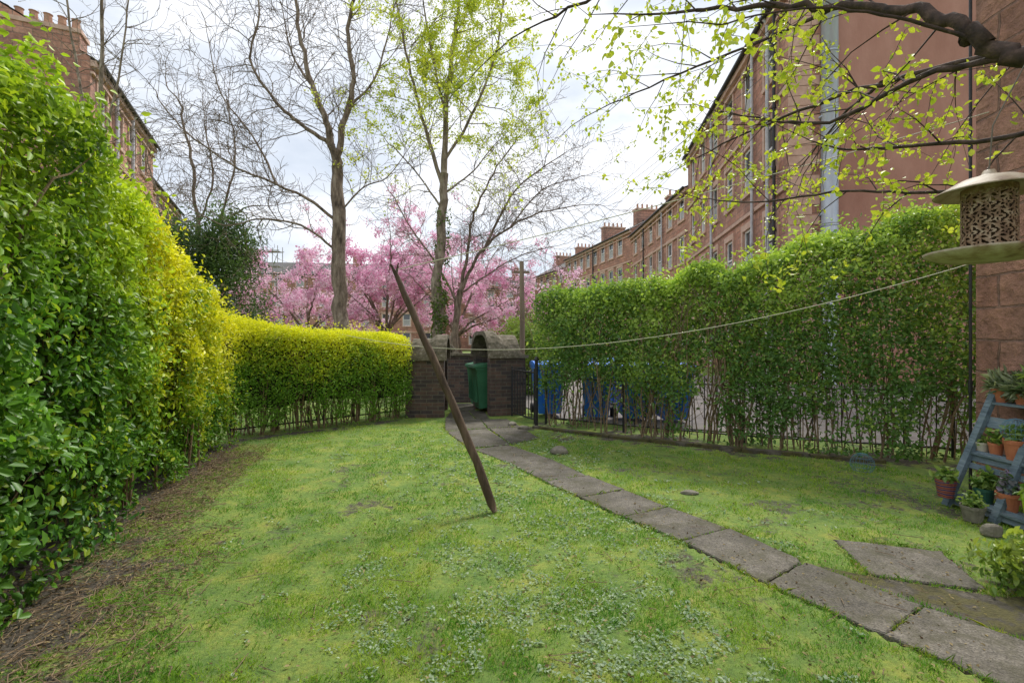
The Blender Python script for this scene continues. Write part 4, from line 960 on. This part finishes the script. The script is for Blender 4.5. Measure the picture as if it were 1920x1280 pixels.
def wire(x,y,z,r,label):
    b=MB()
    for i in range(9):
        a=i*math.pi/9;b.tube([(r*math.cos(a)*math.sin(t),r*math.sin(a)*math.sin(t),r*math.cos(t)) for t in np.linspace(0,2*math.pi,17)],.0013,4,cap=False)
    for k in range(1,7):
        t=math.pi*k/7;rr=r*math.sin(t);b.tube([(rr*math.cos(a),rr*math.sin(a),r*math.cos(t)) for a in np.linspace(0,2*math.pi,17)],.0013,4,cap=False)
    o=b.obj("wire_basket",[M_wire]);o.location=(x,y,z);tag(o,label,"wire basket","wire baskets")
wire(sx(.5),4.05,.75,.1,"small blue wire mesh cage over a pot")
wire(4.05,5.55,.09,.12,"rounded wire mesh cage at the hedge foot")
# ---------------------------------------------------------------- bird feeder
fx,fy,fz=1.262,1.27,1.72
e=empty("bird_feeder",(fx,fy,fz),"hanging rusty cream metal bird feeder with filigree body","bird feeder")
r=MB();r.lathe([(.001,.235),(.012,.232),(.016,.222),(.03,.214),(.058,.208),(.080,.196),(.110,.178),(.114,.174),(.110,.173),(.080,.189),(.05,.2),(.001,.205)],(0,0,0),40)
r.obj("roof",[M_feeder],e,True)
t=MB();t.lathe([(.001,.0),(.06,.0),(.10,.006),(.131,.020),(.135,.020),(.132,.013),(.10,-.002),(.06,-.007),(.001,-.008)],(0,0,0),40);t.obj("tray",[M_feeder],e,True)
na,nz=176,88;R=.056;V=[];F=[]
ang=np.linspace(0,2*np.pi,na,endpoint=False);zz=np.linspace(.010,.185,nz+1)
for z in zz:
    for a in ang: V.append((R*math.cos(a),R*math.sin(a),z))
def solid(a,z):
    if z<.022 or z>.174: return True
    u=(a*R)/.036; vv=(z-.012)/.035
    cu=(u+ .5*(int(vv)%2))%1-.5;cv=vv%1-.5
    rr=math.hypot(cu,cv);th=math.atan2(cv,cu)
    petal=.31+.12*math.cos(5*th)
    return abs(rr-petal)<.10 or rr<.13 or rr>.52
for j in range(nz):
    for i in range(na):
        if solid(ang[i]+.02,(zz[j]+zz[j+1])/2): F.append((j*na+i,j*na+(i+1)%na,(j+1)*na+(i+1)%na,(j+1)*na+i))
bo=new_mesh("body",V,F,[M_rust],e);sm=bo.modifiers.new("solid","SOLIDIFY");sm.thickness=.0014
s_=MB();s_.lathe([(.001,.012),(.049,.012),(.049,.14),(.001,.15)],(0,0,0),24);s_.obj("seed",[M_seed],e,True)
h=MB();h.tube([(0,0,.23),(.01,0,.35),(.12,.0,.56),(.30,.16,.71)],.0018,6);h.obj("hanger",[M_wire2],e)
